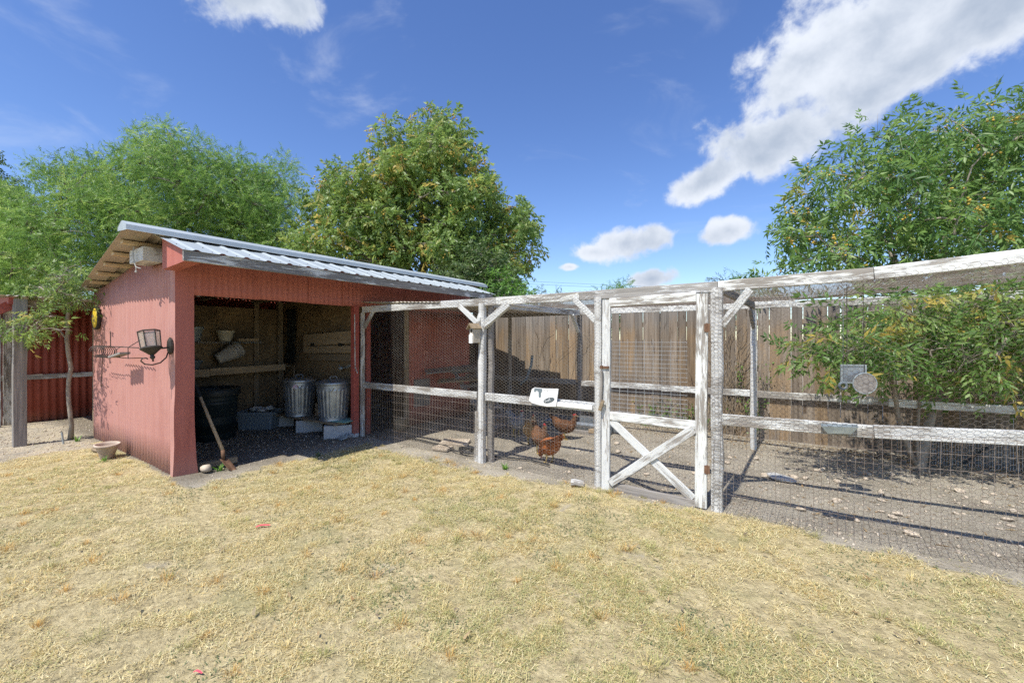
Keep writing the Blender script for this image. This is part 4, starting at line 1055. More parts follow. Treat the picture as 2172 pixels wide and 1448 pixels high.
PA = [(1672, 752), (1700, 705), (1745, 672), (1805, 648), (1900, 625), (2000, 605), (2172, 585), (2320, 590), (2330, 850), (2172, 850), (2090, 840), (2050, 870), (1960, 835), (1900, 790), (1840, 815), (1720, 785)]
b = Vector((6.74, 2.41, 0))
st = [[0, at(1905, 880, 4.75), at(1895, 800, 4.6), at(1870, 730, 4.4)], [0, at(1950, 860, 4.8), at(1955, 780, 4.8), at(1990, 690, 4.8)], [0, at(1975, 880, 4.9), at(2040, 780, 4.8), at(2100, 720, 4.6)]]
tree('chinaberry_sapling', 'leafy multi-stemmed small tree growing inside the wire run', [b, b+Vector((0, 0, .12))],
     crown_points(PA, 4.55, .55, 145, 9, (.16, .29), gap=.30), 'chin', 74, LF_RIGHT, m_barkp, 9, .055, .80, .6, (.60, .22), None, stems=st, twig=.0025, ymax=3.2)
# small tree against the shed's side
PL = [(82, 640), (92, 600), (110, 572), (150, 550), (205, 558), (210, 610), (205, 645), (150, 655)]
PL2 = [(-20, 695), (10, 680), (45, 662), (100, 648), (165, 690), (150, 715), (90, 722), (30, 705)]
b = Vector((-3.42, -2.62, 0))
off = b-at(182, 925, 6.45); off.z = 0
def al(x, y, D=6.35): return at(x, y, D)+off*.7
tree('small_tree', 'slender small tree with curved trunk beside the shed side wall', [b, al(172, 875), al(168, 830), al(174, 780), al(165, 720), al(166, 680), al(169, 655)],
     [(p+off*.5, r) for p, r in crown_points(PL, 6.2, .45, 30, 10, (.14, .24), gap=.3)+crown_points(PL2, 5.9, .3, 22, 11, (.10, .18), gap=.3)], 'chin', 62, LF_CHIN, m_barkp, 10, .027, .56, .6, (.42, .22), None, twig=.003,
     stems=[[4, al(140, 690), al(100, 690, 6.1), al(60, 690, 6.0)], [6, al(185, 620)], [6, al(150, 620)]])
# far tree tops beyond the fence
for i, (x0, x1, y0, D, lb) in enumerate([(1268, 1345, 600, 34, 'tiny far treetop over the beam left of the gate top'), (1478, 1548, 578, 30, 'far round treetop just left of the second treetop near the gate post'), (1550, 1605, 574, 32, 'far round treetop just left of the tall berry tree'), (1130, 1200, 612, 36, 'faint low treetop beyond the fence near the shed roof end')]):
    P = [(x0, 700), (x0, y0+25), (x0+12, y0+8), ((x0+x1)/2, y0), (x1-12, y0+8), (x1, y0+25), (x1, 700)]
    tree('distant_tree', lb, [gr((x0+x1)/2, D), at((x0+x1)/2, 660, D)], crown_points(P, D, 1.2, 34, 50+i, (.4, .7)), 'mesq', 18, LF_DARK if i % 2 else LF_MESQ, m_bark, 50+i, .12, 2.4, .5, (.4, .15), group='far treetops beyond the fence')
# dead vine on the fence and a green one by the back post
def vine(name, label, x0, x1, z1, n, seed, leaf):
    R = random.Random(seed); t = thing(name, ((x0+x1)/2, 3.24, 0), label, 'vine'); G = []; Pz = []
    for i in range(n):
        x = R.uniform(x0, x1); z = R.uniform(0, .25) if leaf or R.random() < .6 else R.uniform(.3, z1*.8); P = []
        dx = R.uniform(-.5, .5)
        for k in range(R.randint(6, 12)):
            P.append((x, 3.275-R.uniform(0, .035), z)); dx += R.gauss(0, .35); dx *= .9; x = min(max(x+dx*.09, x0-.15), x1+.15); z += R.uniform(.05, .2)
            if z > z1: break
            Pz.append(Vector(P[-1]))
        if len(P) > 2: G.append(tube(P, [.0045*(1-.6*j/len(P)) for j in range(len(P))], 3))
    mk('stem', G, m_oldlumber if not leaf else m_bark, t)
    if leaf:
        g = np.random.default_rng(seed); V = []; T = []
        for p in Pz:
            for q in range(leaf):
                c = np.array(p)+g.normal(0, .035, 3)+np.array([0, -.03, 0]); d = g.normal(0, 1, 3); d /= np.linalg.norm(d); e = np.cross(d, g.normal(0, 1, 3)); e /= np.linalg.norm(e)
                l = g.uniform(.02, .045); k = len(V); V += [c, c+d*l*.5+e*l*.35, c+d*l, c+d*l*.5-e*l*.35]; T += [(k, k+1, k+2), (k, k+2, k+3)]
        npmesh('leaves', np.array(V), np.array(T), LF_BRIGHT, t, {'tint': ('FLOAT', g.random(len(V)))})
vine('dead_vine', 'bare dark vine twigs clinging to the board fence under the tin roof', 1.2, 2.6, 1.75, 16, 1, 0)
vine('dry_vine', 'dense dry tan vine tangle on the fence right of the gate', 4.45, 4.95, 1.75, 90, 2, 0)
vine('green_vine', 'light green leafy vine climbing the fence beside the back post', 5.02, 5.14, 1.25, 8, 3, 5)
vine('fence_weed', 'low green weeds growing at the foot of the fence behind the gate', 3.3, 4.7, .55, 34, 4, 4)
# wires in the distance
for i, (y0, y1, lb) in enumerate([(586, 597, 'upper thin power line crossing the far sky over the run'), (592, 602, 'lower thin power line crossing the far sky over the run')]):
    A, Bp = at(600, y0-18, 60), at(2600, y1+30, 60)
    P = [A.lerp(Bp, k/20)-Vector((0, 0, 1.2*math.sin(PI*k/20))) for k in range(21)]
    tag(mk('power_line', [tube(P, .014, 4)], m_black), lb, 'power line', 'power lines in the distance')
# ================================================================ things on and beside the shed
# lantern on the corner
ln = thing('wall_lantern', (-.07, -2.56, 1.3), 'black wall lantern with glass panes on the corner of the shed', 'lantern')
LM = Matrix.Translation((-.07, -2.575, 1.40)) @ Matrix.Rotation(-.20, 4, 'Y') @ Matrix.Rotation(.06, 4, 'X') @ Matrix.Diagonal((.88, .88, .92, 1))
mk('dish', [xform(lathe([(.012, -.075), (.03, -.07), (.075, -.03), (.105, -.005), (.112, .006), (.105, .012), (.02, .012)], 20), LM)], m_iron, ln, smooth=True)
mk('finial', [xform(lathe([(.003, -.155), (.012, -.145), (.008, -.13), (.022, -.115), (.028, -.10), (.018, -.085), (.024, -.072)], 12), LM)], m_iron, ln, smooth=True)
fp = []
for k in range(6):
    a = PI/3*k+.3; fp.append(tube([LM @ Vector((.096*math.cos(a), .096*math.sin(a), .01)), LM @ Vector((.105*math.cos(a), .105*math.sin(a), .205))], .006, 5))
for z, r in ((.014, .096), (.205, .105)):
    fp.append(tube([LM @ Vector((r*math.cos(PI/3*k+.3), r*math.sin(PI/3*k+.3), z)) for k in range(6)], .007, 5, True))
mk('frame', fp, m_iron, ln)
for k in range(6):
    a, b_ = PI/3*k+.3, PI/3*(k+1)+.3
    q = [LM @ Vector((r*math.cos(t), r*math.sin(t), z)) for r, t, z in ((.092, a, .02), (.092, b_, .02), (.100, b_, .2), (.100, a, .2))]
    n_ = (q[1]-q[0]).cross(q[2]-q[0]).normalized()*.0025
    mk('pane', [([*q, *[p+n_ for p in q]], [(0, 1, 2, 3), (7, 6, 5, 4), (0, 4, 5, 1), (1, 5, 6, 2), (2, 6, 7, 3), (3, 7, 4, 0)])], m_glass, ln)
mk('wall_plate', [xform(lathe([(.052, 0), (.052, .018), (.04, .03)], 8), Matrix.Translation((-.055, -2.405, 1.425)) @ Matrix.Rotation(PI/2, 4, 'X') @ Matrix.Diagonal((1, 1.8, 1, 1)))], m_iron, ln)
mk('arm', [tube([(-.055, -2.43, 1.41), (-.06, -2.48, 1.402), (-.065, -2.52, 1.40)], .009, 7),
           tube([(-.055, -2.43, 1.37), (-.055, -2.45, 1.30), (-.06, -2.50, 1.245), (-.07, -2.565, 1.225), (-.085, -2.625, 1.235), (-.095, -2.655, 1.27), (-.09, -2.645, 1.295), (-.08, -2.62, 1.30), (-.075, -2.60, 1.29)], .007, 7)], m_iron, ln, smooth=True)
# yellow disc
yd = thing('yellow_disc', (-3.02, -2.42, 1.65), 'round yellow wall clock face with black rim on the shed side', 'clock')
DM = Matrix.Translation((-3.02, -2.40, 1.81)) @ Matrix.Rotation(PI/2, 4, 'X')
mk('rim', [xform(lathe([(.168, -.0), (.17, .01), (.17, .032), (.162, .040), (.155, .036)], 28), DM)], m_iron, yd, smooth=False)
mk('face', [xform(lathe([(.157, .034), (.10, .046), (.04, .052), (.01, .053)], 28), DM)], m_yellow, yd, smooth=True)
mk('face_mark', [xform(box(-.05, .02, .01, .05, .049, .054), DM), xform(box(.0, .06, -.04, -.015, .049, .0535), DM)], m_oldlumber, yd)
# wire plant rack
rk = thing('wire_rack', (-1.7, -2.5, 1.2), 'old dark wire rack with hooks hanging on the shed side wall', 'rack')
RY = -2.54
rp = [tube([(-.62, RY, 1.40), (-1.78, RY, 1.405)], .006, 5), tube([(-1.0, -2.40, 1.27), (-1.0, RY, 1.27), (-2.45, RY, 1.275)], .005, 5), tube([(-1.0, -2.41, 1.50), (-1.0, RY, 1.40), (-1.0, RY, 1.27)], .005, 5)]
rp += [tube([(-1.75, -2.41, 1.40), (-1.75, RY, 1.40)], .005, 5), tube([(-2.4, -2.41, 1.28), (-2.4, RY, 1.28)], .005, 5)]
mk('rod', rp, m_iron, rk)
for k in range(7):
    x_ = -1.74-k*.10; mk('hoop', [tube(arc((x_, RY-.01, 1.335), .075, -PI*.5, PI*1.02, 12, 'yz'), .0045, 4)], m_iron, rk)
mk('scalloped_edge', [tube([(-1.70-.01*i, RY-.02, 1.262+.010*math.sin(i*.9)) for i in range(75)], .0035, 3)], m_iron, rk)
mk('hook', [tube([(-1.72, RY, 1.40), (-1.725, RY, 1.58), (-1.72, RY-.005, 1.60), (-1.70, RY-.01, 1.605), (-1.685, RY-.01, 1.59), (-1.69, RY-.01, 1.575)], .005, 5)], m_iron, rk)
mk('hook', [tube([(-2.08, RY, 1.27), (-2.12, RY, 1.06), (-2.16, RY, .90), (-2.18, RY, .87), (-2.155, RY, .855), (-2.12, RY, .87), (-2.115, RY, .89)], .0045, 5)], m_iron, rk)
mk('hook', [tube([(-1.32, RY, 1.40), (-1.30, RY-.05, 1.36), (-1.30, RY-.05, 1.31), (-1.32, RY, 1.28)], .0045, 5)], m_iron, rk)
sp = []
for z in (1.10, .97, .84): pass
mk('tray', [xform(box(-.24, .24, -.05, .05, -.012, .012), Matrix.Translation((-1.27, RY-.02, 1.305)) @ Matrix.Rotation(-.12, 4, 'Y'))], m_greywood, rk)
# clay pot by the wall
pt = thing('clay_pot', (-1.60, -2.60, 0), 'wide weathered clay flower pot on the ground by the shed wall', 'pot')
PM = Matrix.Translation((-1.60, -2.60, 0)) @ Matrix.Rotation(.06, 4, 'Y') @ Matrix.Diagonal((.64, .64, .80, 1))
mk('pot', [xform(lathe([(.10, 0), (.108, .02), (.165, .17), (.175, .185), (.198, .19), (.20, .225), (.178, .228), (.165, .19), (.12, .09), (.02, .085)], 26), PM)], m_potcl, pt, smooth=True)
mk('soil', [xform(lathe([(.125, .10), (.10, .115), (.01, .12)], 16), PM)], m_hole, pt)
tag(mk('metal_stake', [tube([(-3.09, -2.74, -.05), (-3.11, -2.76, .17)], .011, 6)], m_greengalv), 'short grey stake stuck in the bare ground by the small tree', 'stake')
tag(mk('wooden_stick', [tube([(-2.35, -2.55, .02), (-2.15, -2.62, .03), (-2.02, -2.60, .02)], [.02, .025, .015], 6)], m_oldlumber), 'short rotten stick lying behind the clay pot', 'stick')
# ---- inside the shed
sv = thing('shovel', (.13, -1.93, 0), 'long-handled shovel leaning in the shed opening', 'shovel')
s0, s1 = Vector((-.62, -2.05, 1.10)), Vector((.06, -1.95, .20))
mk('handle', [tube([s0, s0.lerp(s1, .5)+Vector((.0, .0, -.008)), s1], [.017, .018, .019], 8)], m_lumber, sv, smooth=True)
mk('grip_wrap', [tube([s0.lerp(s1, .13), s0.lerp(s1, .34)], .021, 8)], m_black, sv)
s2, s3 = Vector((.085, -1.955, .10)), Vector((.19, -1.91, -.01))
mk('socket', [tube([s1, Vector((.075, -1.952, .155)), s2], [.021, .022, .018], 8)], m_rust, sv, smooth=True)
def blade():
    d = (s3-s2); sd = Vector((.35, -.9, .1)).normalized(); V = []; F = []
    for i in range(7):
        t = i/6; wd = .050*(1 if t < .55 else math.sqrt(max(0, 1-((t-.55)/.45)**2))*.98+.02); c = s2+d*t*1.35
        for j in range(5): u = -1+j/2; V.append(tuple(c+sd*wd*u+Vector((.014*(u*u), 0, .014*u*u))))
    for i in range(6):
        for j in range(4): k = i*5+j; F.append((k, k+1, k+6, k+5))
    return V, F
o = mk('blade', [blade()], m_rust, sv, smooth=True); md = o.modifiers.new('thickness', 'SOLIDIFY'); md.thickness = .003
bn = thing('plastic_bin', (-1.72, -1.38, 0), 'big dark round plastic bin inside the shed behind the shovel', 'bin')
mk('tub', [lathe([(.27, 0), (.285, .01), (.30, .3), (.31, .52), (.318, .53), (.318, .56), (.312, .57), (.325, .70), (.345, .71), (.345, .75), (.33, .752), (.32, .71), (.29, .1), (.02, .08)], 32, (-1.72, -1.38, 0))], m_darkgreen, bn, smooth=True)
mk('liner', [lathe([(.348, .66), (.352, .70), (.35, .758), (.33, .764), (.322, .70)], 32, (-1.72, -1.38, 0), False, lambda i, j: .012*math.sin(j*2.7)+.008*math.sin(j*1.3))], m_black, bn, smooth=True)
tt = thing('storage_tote', (-1.9, -.62, 0), 'blue-grey plastic storage tote filled with rags', 'tote')
def tote(x, y, l, d, h, a):
    M = Matrix.Translation((x, y, 0)) @ Matrix.Rotation(a, 4, 'Z'); V = []; F = []
    pr = [(.86, 0), (.88, .01), (.97, .80), (1.03, .82), (1.04, .97), (1.0, 1.0), (.96, .98), (.90, .55)]
    for k, z in pr:
        for sx, sy in ((-1, -.9), (-.93, -1), (.93, -1), (1, -.9), (1, .9), (.93, 1), (-.93, 1), (-1, .9)): V.append(tuple(M @ Vector((sx*k*l/2, sy*k*d/2, z*h))))
    for i in range(len(pr)-1):
        for j in range(8): F.append((i*8+j, i*8+(j+1) % 8, (i+1)*8+(j+1) % 8, (i+1)*8+j))
    F.append(tuple(range(8))[::-1]); F.append(tuple((len(pr)-1)*8+j for j in range(8)))
    return V, F
mk('tub', [tote(-1.9, -.62, .60, .42, .30, .62)], m_tote, tt)
R = random.Random(77); rg = []
for k in range(7):
    c = (-1.9+R.uniform(-.13, .13), -.60+R.uniform(-.10, .10), .30+R.uniform(0, .03)); g_ = sphere(c, (R.uniform(.06, .11), R.uniform(.06, .1), R.uniform(.03, .05)), 10, 6)
    rg.append(([tuple(Vector(p)+Vector((R.gauss(0, .010), R.gauss(0, .010), R.gauss(0, .008)))) for p in g_[0]], g_[1]))
rag = tag(mk('rag_pile', rg, m_rag, None, smooth=True), 'crumpled grey rags heaped in the blue-grey tote', 'rags')
# two galvanised cans on a plank over blocks
def can(x, y, z, label, rot, sticker):
    t = thing('garbage_can', (x, y, z), label, 'garbage can', 'galvanised cans on the plank')
    n = 96; pr = [(.205, 0), (.21, .012), (.207, .03), (.208, .06)]+[(.208+.034*(i/8), .075+.40*i/8) for i in range(9)]+[(.243, .50), (.243, .56), (.247, .565), (.243, .575)]
    rib = lambda i, j: (.022*(1 if (j % 4) in (0, 1) else 0)) if 4 <= i <= 12 else 0
    mk('body', [lathe(pr, n, (x, y, z), True, rib)], m_galv, t, smooth=False)
    ld = mk('lid', [lathe([(.252, .555), (.256, .56), (.256, .59), (.248, .60), (.20, .618), (.12, .634), (.05, .640), (.005, .641)], 40, (x, y, z))], m_galv, t, smooth=True)
    P = [(x+.055*math.cos(rot), y+.055*math.sin(rot), z+.63), (x+.055*math.cos(rot), y+.055*math.sin(rot), z+.665), (x+.045*math.cos(rot), y+.045*math.sin(rot), z+.675), (x-.045*math.cos(rot), y-.045*math.sin(rot), z+.675), (x-.055*math.cos(rot), y-.055*math.sin(rot), z+.665), (x-.055*math.cos(rot), y-.055*math.sin(rot), z+.63)]
    mk('lid_handle', [tube(P, .006, 6)], m_galv, ld)
    for s in (-1, 1):
        a = rot+s*PI/2*.95+.2; ca, sa = math.cos(a), math.sin(a)
        mk('side_handle', [tube([(x+.245*ca-.04*sa*q, y+.245*sa+.04*ca*q, z+.52-.055*(1-abs(q))-.0) for q in (-1, -.7, 0, .7, 1)], .005, 5)], m_galv, t)
    if sticker:
        a = -.75; V = []
        for k in range(12):
            q = 2*PI*k/12; aa = a+.17*math.cos(q); V.append((x+.2465*math.cos(aa), y+.2465*math.sin(aa), z+.50+.035*math.sin(q)))
        mk('sticker', [(V, [tuple(range(12))])], m_sticker, t)
    return t
can(-.43, -.21, .235, 'galvanised metal garbage can with lid nearest the red door post', .6, False)
can(-1.24, -.31, .235, 'galvanised metal garbage can with pink sticker beside the blue-grey tote', .8, True)
pk = tag(board('plank', (-2.15, -.33, .22), (-.12, -.21, .22), .36, .03, m_oldlumber, None, up=(0, 1, 0)), 'long wooden plank on concrete blocks under the garbage cans', 'plank')
tag(board('painted_board', (-.35, -.22, .247), (-.02, -.16, .248), .30, .014, m_mint, None, up=(0, 1, 0)), 'mint green board end sticking out under the nearer can', 'board')
def block(x, y, rz, label):
    t = thing('concrete_block', (x, y, 0), label, 'concrete block', 'concrete blocks carrying the plank', rz)
    M = Matrix.Translation((x, y, .0)) @ Matrix.Rotation(rz, 4, 'Z'); l, d, h, e = .39, .19, .19, .03
    for nm, g_ in (('side_wall', box(-l/2, l/2, -d/2, -d/2+e, 0, h)), ('side_wall', box(-l/2, l/2, d/2-e, d/2, 0, h)), ('web', box(-l/2, -l/2+e, -d/2+e, d/2-e, 0, h-.002)), ('web', box(-e/2, e/2, -d/2+e, d/2-e, 0, h-.002)), ('web', box(l/2-e, l/2, -d/2+e, d/2-e, 0, h-.002))):
        mk(nm, [xform(g_, M)], m_conc, t)
block(-.22, -.27, .95, 'concrete block at the near end of the plank by the door post')
block(-.98, -.28, .95, 'concrete block under the middle of the plank between the cans')
block(-1.78, -.32, .95, 'concrete block at the far end of the plank beside the tote')
tag(board('wooden_shim', (-.33, -.36, .205), (-.12, -.20, .205), .12, .014, m_lumber, None, up=(0, 1, 0)), 'thin wooden shim on the near concrete block', 'shim')
cb = thing('small_crate', (-.86, -.12, .235), 'small dark wooden box on the plank between the two cans', 'box')
for z in (.235, .31, .385): mk('slat', [box(-.97, -.75, -.20, -.188, z, z+.06)], m_oldlumber, cb)
mk('body', [box(-.96, -.76, -.187, -.06, .235, .44)], m_oldlumber, cb); mk('tag', [box(-.875, -.83, -.205, -.2005, .29, .325)], m_signw, cb)
wh = thing('spoked_wheel', (.02, -.33, 0), 'small grey spoked metal wheel lying on the ground by the door post', 'wheel')
WMx = Matrix.Translation((.02, -.33, .045)) @ Matrix.Rotation(.42, 4, 'X')
mk('rim', [xform(tube(arc((0, 0, 0), .075, 0, 2*PI*23/24, 23, 'xy'), .011, 6, True), WMx)], m_greengalv, wh, smooth=True)
mk('hub', [xform(lathe([(.026, -.012), (.028, .012), (.012, .014)], 14), WMx)], m_greengalv, wh)
for k in range(8): mk('spoke', [xform(tube([(.024*math.cos(k*PI/4), .024*math.sin(k*PI/4), 0), (.07*math.cos(k*PI/4), .07*math.sin(k*PI/4), 0)], .008, 5), WMx)], m_greengalv, wh)
# pots on the shelves
def pot(x, y, z, r, h, mat, label, tilt=0, stack=1, name='flower_pot'):
    t = thing(name, (x, y, z), label, 'pot', 'pots on the shed shelves'); M = Matrix.Translation((x, y, z)) @ Matrix.Rotation(tilt, 4, 'X')
    for k in range(stack):
        o = k*h*.16
        mk('pot' if k == 0 else 'nested_pot', [xform(lathe([(r*.62, o), (r*.64, o+.01), (r*.93, o+h*.78), (r*.95, o+h*.80), (r*1.02, o+h*.81), (r*1.04, o+h), (r*.95, o+h), (r*.9, o+h*.8), (r*.6, o+.06), (.01, o+.06)], 22), M)], mat, t, smooth=True)
    return t
pot(-2.45, -1.40, 1.462, .15, .24, m_greengalv, 'dark pail at the left end of the wire shelf')
pot(-2.45, -.93, 1.462, .135, .185, m_potcream, 'cream bowl-shaped pot in the middle of the wire shelf')
tag(mk('wooden_tray', [box(-2.60, -2.32, -.78, -.45, 1.463, 1.475), box(-2.60, -2.32, -.78, -.76, 1.475, 1.51), box(-2.60, -2.32, -.47, -.45, 1.475, 1.51), box(-2.335, -2.32, -.76, -.47, 1.475, 1.51)], m_lumber), 'flat wooden tray at the right end of the wire shelf', 'tray')
pot(-2.46, -1.42, 1.01, .16, .15, m_tote, 'grey-blue bowl at the left end of the lower shelf')
pot(-2.44, -1.06, 1.16, .135, .30, m_potgrey, 'nested grey plastic pots lying tilted on the lower shelf', -1.12, 3, 'pot_stack')
for (x, z0, z1, wd, lb) in ((-2.25, 1.05, 2.05, .34, 'black tarp hanging in the dark inner corner of the shed'), (-.28, 1.05, 1.75, .17, 'dark cloth hanging on the wall beside the red door post')):
    R = random.Random(int(-x*100)); V = []; F = []
    for i in range(9):
        for j in range(9):
            t = j/8; V.append((x-wd/2+wd*t+R.uniform(-.008, .008), .085+.03*math.sin(j*1.9+i*.3)+R.uniform(-.006, .006), z1-(z1-z0)*i/8))
    for i in range(8):
        for j in range(8): k = i*9+j; F.append((k, k+1, k+10, k+9))
    o = mk('hanging_tarp' if wd > .3 else 'hanging_cloth', [(V, F)], m_black, None, smooth=True); md = o.modifiers.new('thickness', 'SOLIDIFY'); md.thickness = .004; tag(o, lb, 'tarp' if wd > .3 else 'cloth')
sr = thing('hanging_tool', (-.6, .08, 1.02), 'small tangled garden tool hanging over the nearer can', 'tool')
mk('arm', [tube([(-.72, .08, 1.06), (-.60, .06, 1.03), (-.45, .06, 1.04), (-.34, .08, 1.11)], .010, 6), tube([(-.55, .06, 1.03), (-.42, .07, 1.09), (-.36, .07, 1.03)], .006, 5)], m_greengalv, sr)
mk('head', [sphere((-.62, .04, 1.02), (.05, .03, .03), 10, 6)], m_greengalv, sr)
for dx, lb in ((-2.05, 'thin pole leaning in the inner corner of the shed'), ):
    tag(mk('leaning_pole', [tube([(-1.95, -.05, 0), (-2.15, .1, 1.0)], .014, 6)], m_oldlumber), lb, 'pole')
tag(board('short_beam', (-.18, -2.12, .02), (-.05, -1.75, .03), .07, .09, m_oldlumber, None), 'dark timber offcut on the shed floor behind the corner', 'timber')
# ---- on the run
bh = thing('birdhouse', (2.36, -.12, 1.47), 'small grey wooden birdhouse on the run post', 'birdhouse')
BM = Matrix.Translation((2.365, -.125, 1.455)) @ Matrix.Rotation(-.35, 4, 'Z')
prof = [(-.045, 0), (.045, 0), (.05, .17), (0, .225), (-.05, .17)]
V = [tuple(BM @ Vector((x_, y_, z_))) for y_ in (-.045, .05) for x_, z_ in prof]
mk('box', [(V, [(0, 1, 2, 3, 4), (9, 8, 7, 6, 5)]+[((j+1) % 5, j, 5+j, 5+(j+1) % 5) for j in range(5)])], m_bird, bh)
for s in (-1, 1):
    mk('roof', [xform(box(0, .088, -.085, .06, 0, .010), BM @ Matrix.Translation((0, 0, .232)) @ Matrix.Rotation(.80 if s > 0 else PI-.80, 4, 'Y'))], m_oldlumber, bh)
mk('entrance_hole', [xform(lathe([(.019, 0), (.019, .004)], 16), BM @ Matrix.Translation((0, -.0455, .145)) @ Matrix.Rotation(PI/2, 4, 'X'))], m_hole, bh)
mk('front_picket', [(lambda V: (V, [(0, 1, 2, 3, 4), (9, 8, 7, 6, 5)]+[((j+1) % 5, j, 5+j, 5+(j+1) % 5) for j in range(5)]))([tuple(BM @ Vector((x_, y_, z_))) for y_ in (-.058, -.047) for x_, z_ in [(-.042, -.005), (.036, -.005), (.036, .09), (0, .118), (-.042, .095)]])], m_signw, bh)
mk('back_picket', [(lambda V: (V, [(0, 1, 2, 3, 4), (9, 8, 7, 6, 5)]+[((j+1) % 5, j, 5+j, 5+(j+1) % 5) for j in range(5)]))([tuple(BM @ Vector((x_, y_, z_))) for y_ in (.051, .066) for x_, z_ in [(-.03, .05), (.03, .05), (.03, .31), (0, .36), (-.03, .31)]])], m_white, bh)
# sign on the mid rail
sg = thing('sign', (3.33, -.09, .80), 'white torn board sign with dark oval badge on the rail', 'sign')
ol = [(3.125, .812), (3.165, .940), (3.20, .962), (3.31, .958), (3.50, .966), (3.475, .80), (3.47, .775), (3.36, .765), (3.25, .772), (3.17, .785)]
V = [(x_, y_, z_) for y_ in (-.098, -.088) for x_, z_ in ol]; n = len(ol)
mk('panel', [(V, [tuple(range(n))[::-1], tuple(range(n, 2*n))]+[(j, (j+1) % n, n+(j+1) % n, n+j) for j in range(n)])], m_signw, sg)
pl = [(3.195, .915), (3.20, .957), (3.30, .954), (3.30, .925), (3.285, .905), (3.285, .865), (3.27, .85), (3.255, .862), (3.255, .915), (3.23, .93), (3.21, .912)]
mk('peeled_patch', [([(x_, -.0995, z_) for x_, z_ in pl], [tuple(range(len(pl)))[::-1]])], m_signp, sg)
ov = [(3.385+.072*math.cos(t)*math.cos(.32)-.028*math.sin(t)*math.sin(.32), -.0998, .834+.072*math.cos(t)*math.sin(.32)+.028*math.sin(t)*math.cos(.32)) for t in [2*PI*k/24 for k in range(24)]]
bd = mk('badge', [(ov, [tuple(range(24))[::-1]])], m_signd, sg)
let = []
def scr(pts, x0, z0, s): return tube([(3.385+(x0+x_*s)*math.cos(.32)-(z0+z_*s)*math.sin(.32), -.1008, .834+(x0+x_*s)*math.sin(.32)+(z0+z_*s)*math.cos(.32)) for x_, z_ in pts], .0019, 4)
mk('lettering', [scr([(1, 1), (.4, 1.1), (.1, .7), (.8, .3), (.6, -.2), (0, -.1)], -.055, -.007, .016), scr([(0, 0), (.1, .6), (.4, .6), (.45, 0), (.5, .6), (.85, .6), (.9, 0)], -.038, -.007, .016), scr([(.7, .55), (.3, .65), (.1, .3), (.3, 0), (.65, .2), (.7, .6), (.75, 0)], -.020, -.007, .016), scr([(0, 0), (.3, .8), (.35, 1.3), (.15, 1.2), (.15, .2), (.4, 0)], -.004, -.007, .016), scr([(0, 0), (.35, 1.0), (.45, 1.7), (.2, 1.5), (.2, .2), (.6, .05)], .009, -.007, .016)], m_letter, bd)
mk('lettering', [tube([(3.325, -.0996, .935), (3.335, -.0996, .948), (3.34, -.0996, .935)], .0015, 4), tube([(3.355, -.0996, .938), (3.36, -.0996, .946), (3.37, -.0996, .938), (3.36, -.0996, .934)], .0015, 4)], m_greengalv, sg)
tag(board('torn_batten', (3.46, -.072, .80), (3.88, -.072, .795), .05, .02, m_signw, None, n=6, wob=.004), 'torn white batten on the rail right of the sign', 'batten')
# tray on the right-hand rail
ty = thing('metal_tray', (5.89, -.1, .82), 'small bent metal tray fixed on the rail at the right', 'tray')
mk('tray', [([(5.78, -.06, .845), (6.00, -.06, .862), (6.00, -.15, .855), (5.78, -.15, .838), (5.81, -.06, .79), (5.97, -.06, .803), (5.96, -.13, .798), (5.82, -.13, .785)], [(4, 5, 6, 7), (0, 4, 7, 3), (3, 7, 6, 2), (2, 6, 5, 1), (1, 5, 4, 0)])], m_greengalv, ty)
tag(mk('rail_stub', [tube([(7.05, .03, .99), (6.98, -.06, .985), (6.94, -.14, .98)], [.032, .034, .03], 8)], m_oldlumber), 'weathered round log end poking out above the rail at the right edge', 'log')
# hanging garden ornaments in the tree
hm = thing('hanging_mirror', (6.035, .668, 1.10), 'square pale metal framed panel hanging in the small tree', 'panel')
MM = Matrix.Translation((6.035, .668, 1.191)) @ Matrix.Rotation(.35, 4, 'Z') @ Matrix.Diagonal((.80, 1, .80, 1))
for nm, g_ in (('frame_side', box(-.12, -.105, -.012, .012, -.105, .105)), ('frame_side', box(.105, .12, -.012, .012, -.105, .105)), ('frame_rail', box(-.105, .105, -.012, .012, .09, .105)), ('frame_rail', box(-.105, .105, -.012, .012, -.105, -.09))): mk(nm, [xform(g_, MM)], m_greengalv, hm)
mk('panel', [xform(box(-.105, .105, -.004, .004, -.09, .09), MM)], m_galv, hm)
mk('hook', [tube([MM @ Vector((-.06, 0, .1)), MM @ Vector((-.06, 0, .16)), MM @ Vector((-.05, .02, 1.0))], .003, 5)], m_iron, hm)
hd = thing('hanging_disc', (6.109, .634, 1.03), 'round pale disc hanging below the square panel', 'disc')
MD = Matrix.Translation((6.109, .634, 1.115)) @ Matrix.Rotation(.35, 4, 'Z') @ Matrix.Rotation(PI/2, 4, 'X') @ Matrix.Diagonal((.82, .82, 1, 1))
mk('disc', [xform(lathe([(.105, 0), (.105, .006)], 28), MD)], m_greywood, hd); mk('rim', [xform(tube(arc((0, 0, .003), .108, 0, 2*PI*27/28, 27, 'xy'), .006, 6, True), MD)], m_greengalv, hd)
mk('wire', [tube([(6.109, .63, 1.2), (6.10, .65, 1.98)], .002, 4)], m_iron, hd)
hr = tag(mk('hanging_ring', [xform(tube(arc((0, 0, 0), .028, 0, 2*PI*19/20, 19, 'xy'), .011, 8, True), Matrix.Translation((5.957, .578, 1.09)) @ Matrix.Rotation(.35, 4, 'Z') @ Matrix.Rotation(PI/2, 4, 'X')), tube([(5.957, .578, 1.12), (5.96, .6, 1.98)], .002, 4)], m_tote, smooth=True), 'small pale blue ring hanging left of the round disc', 'ring')
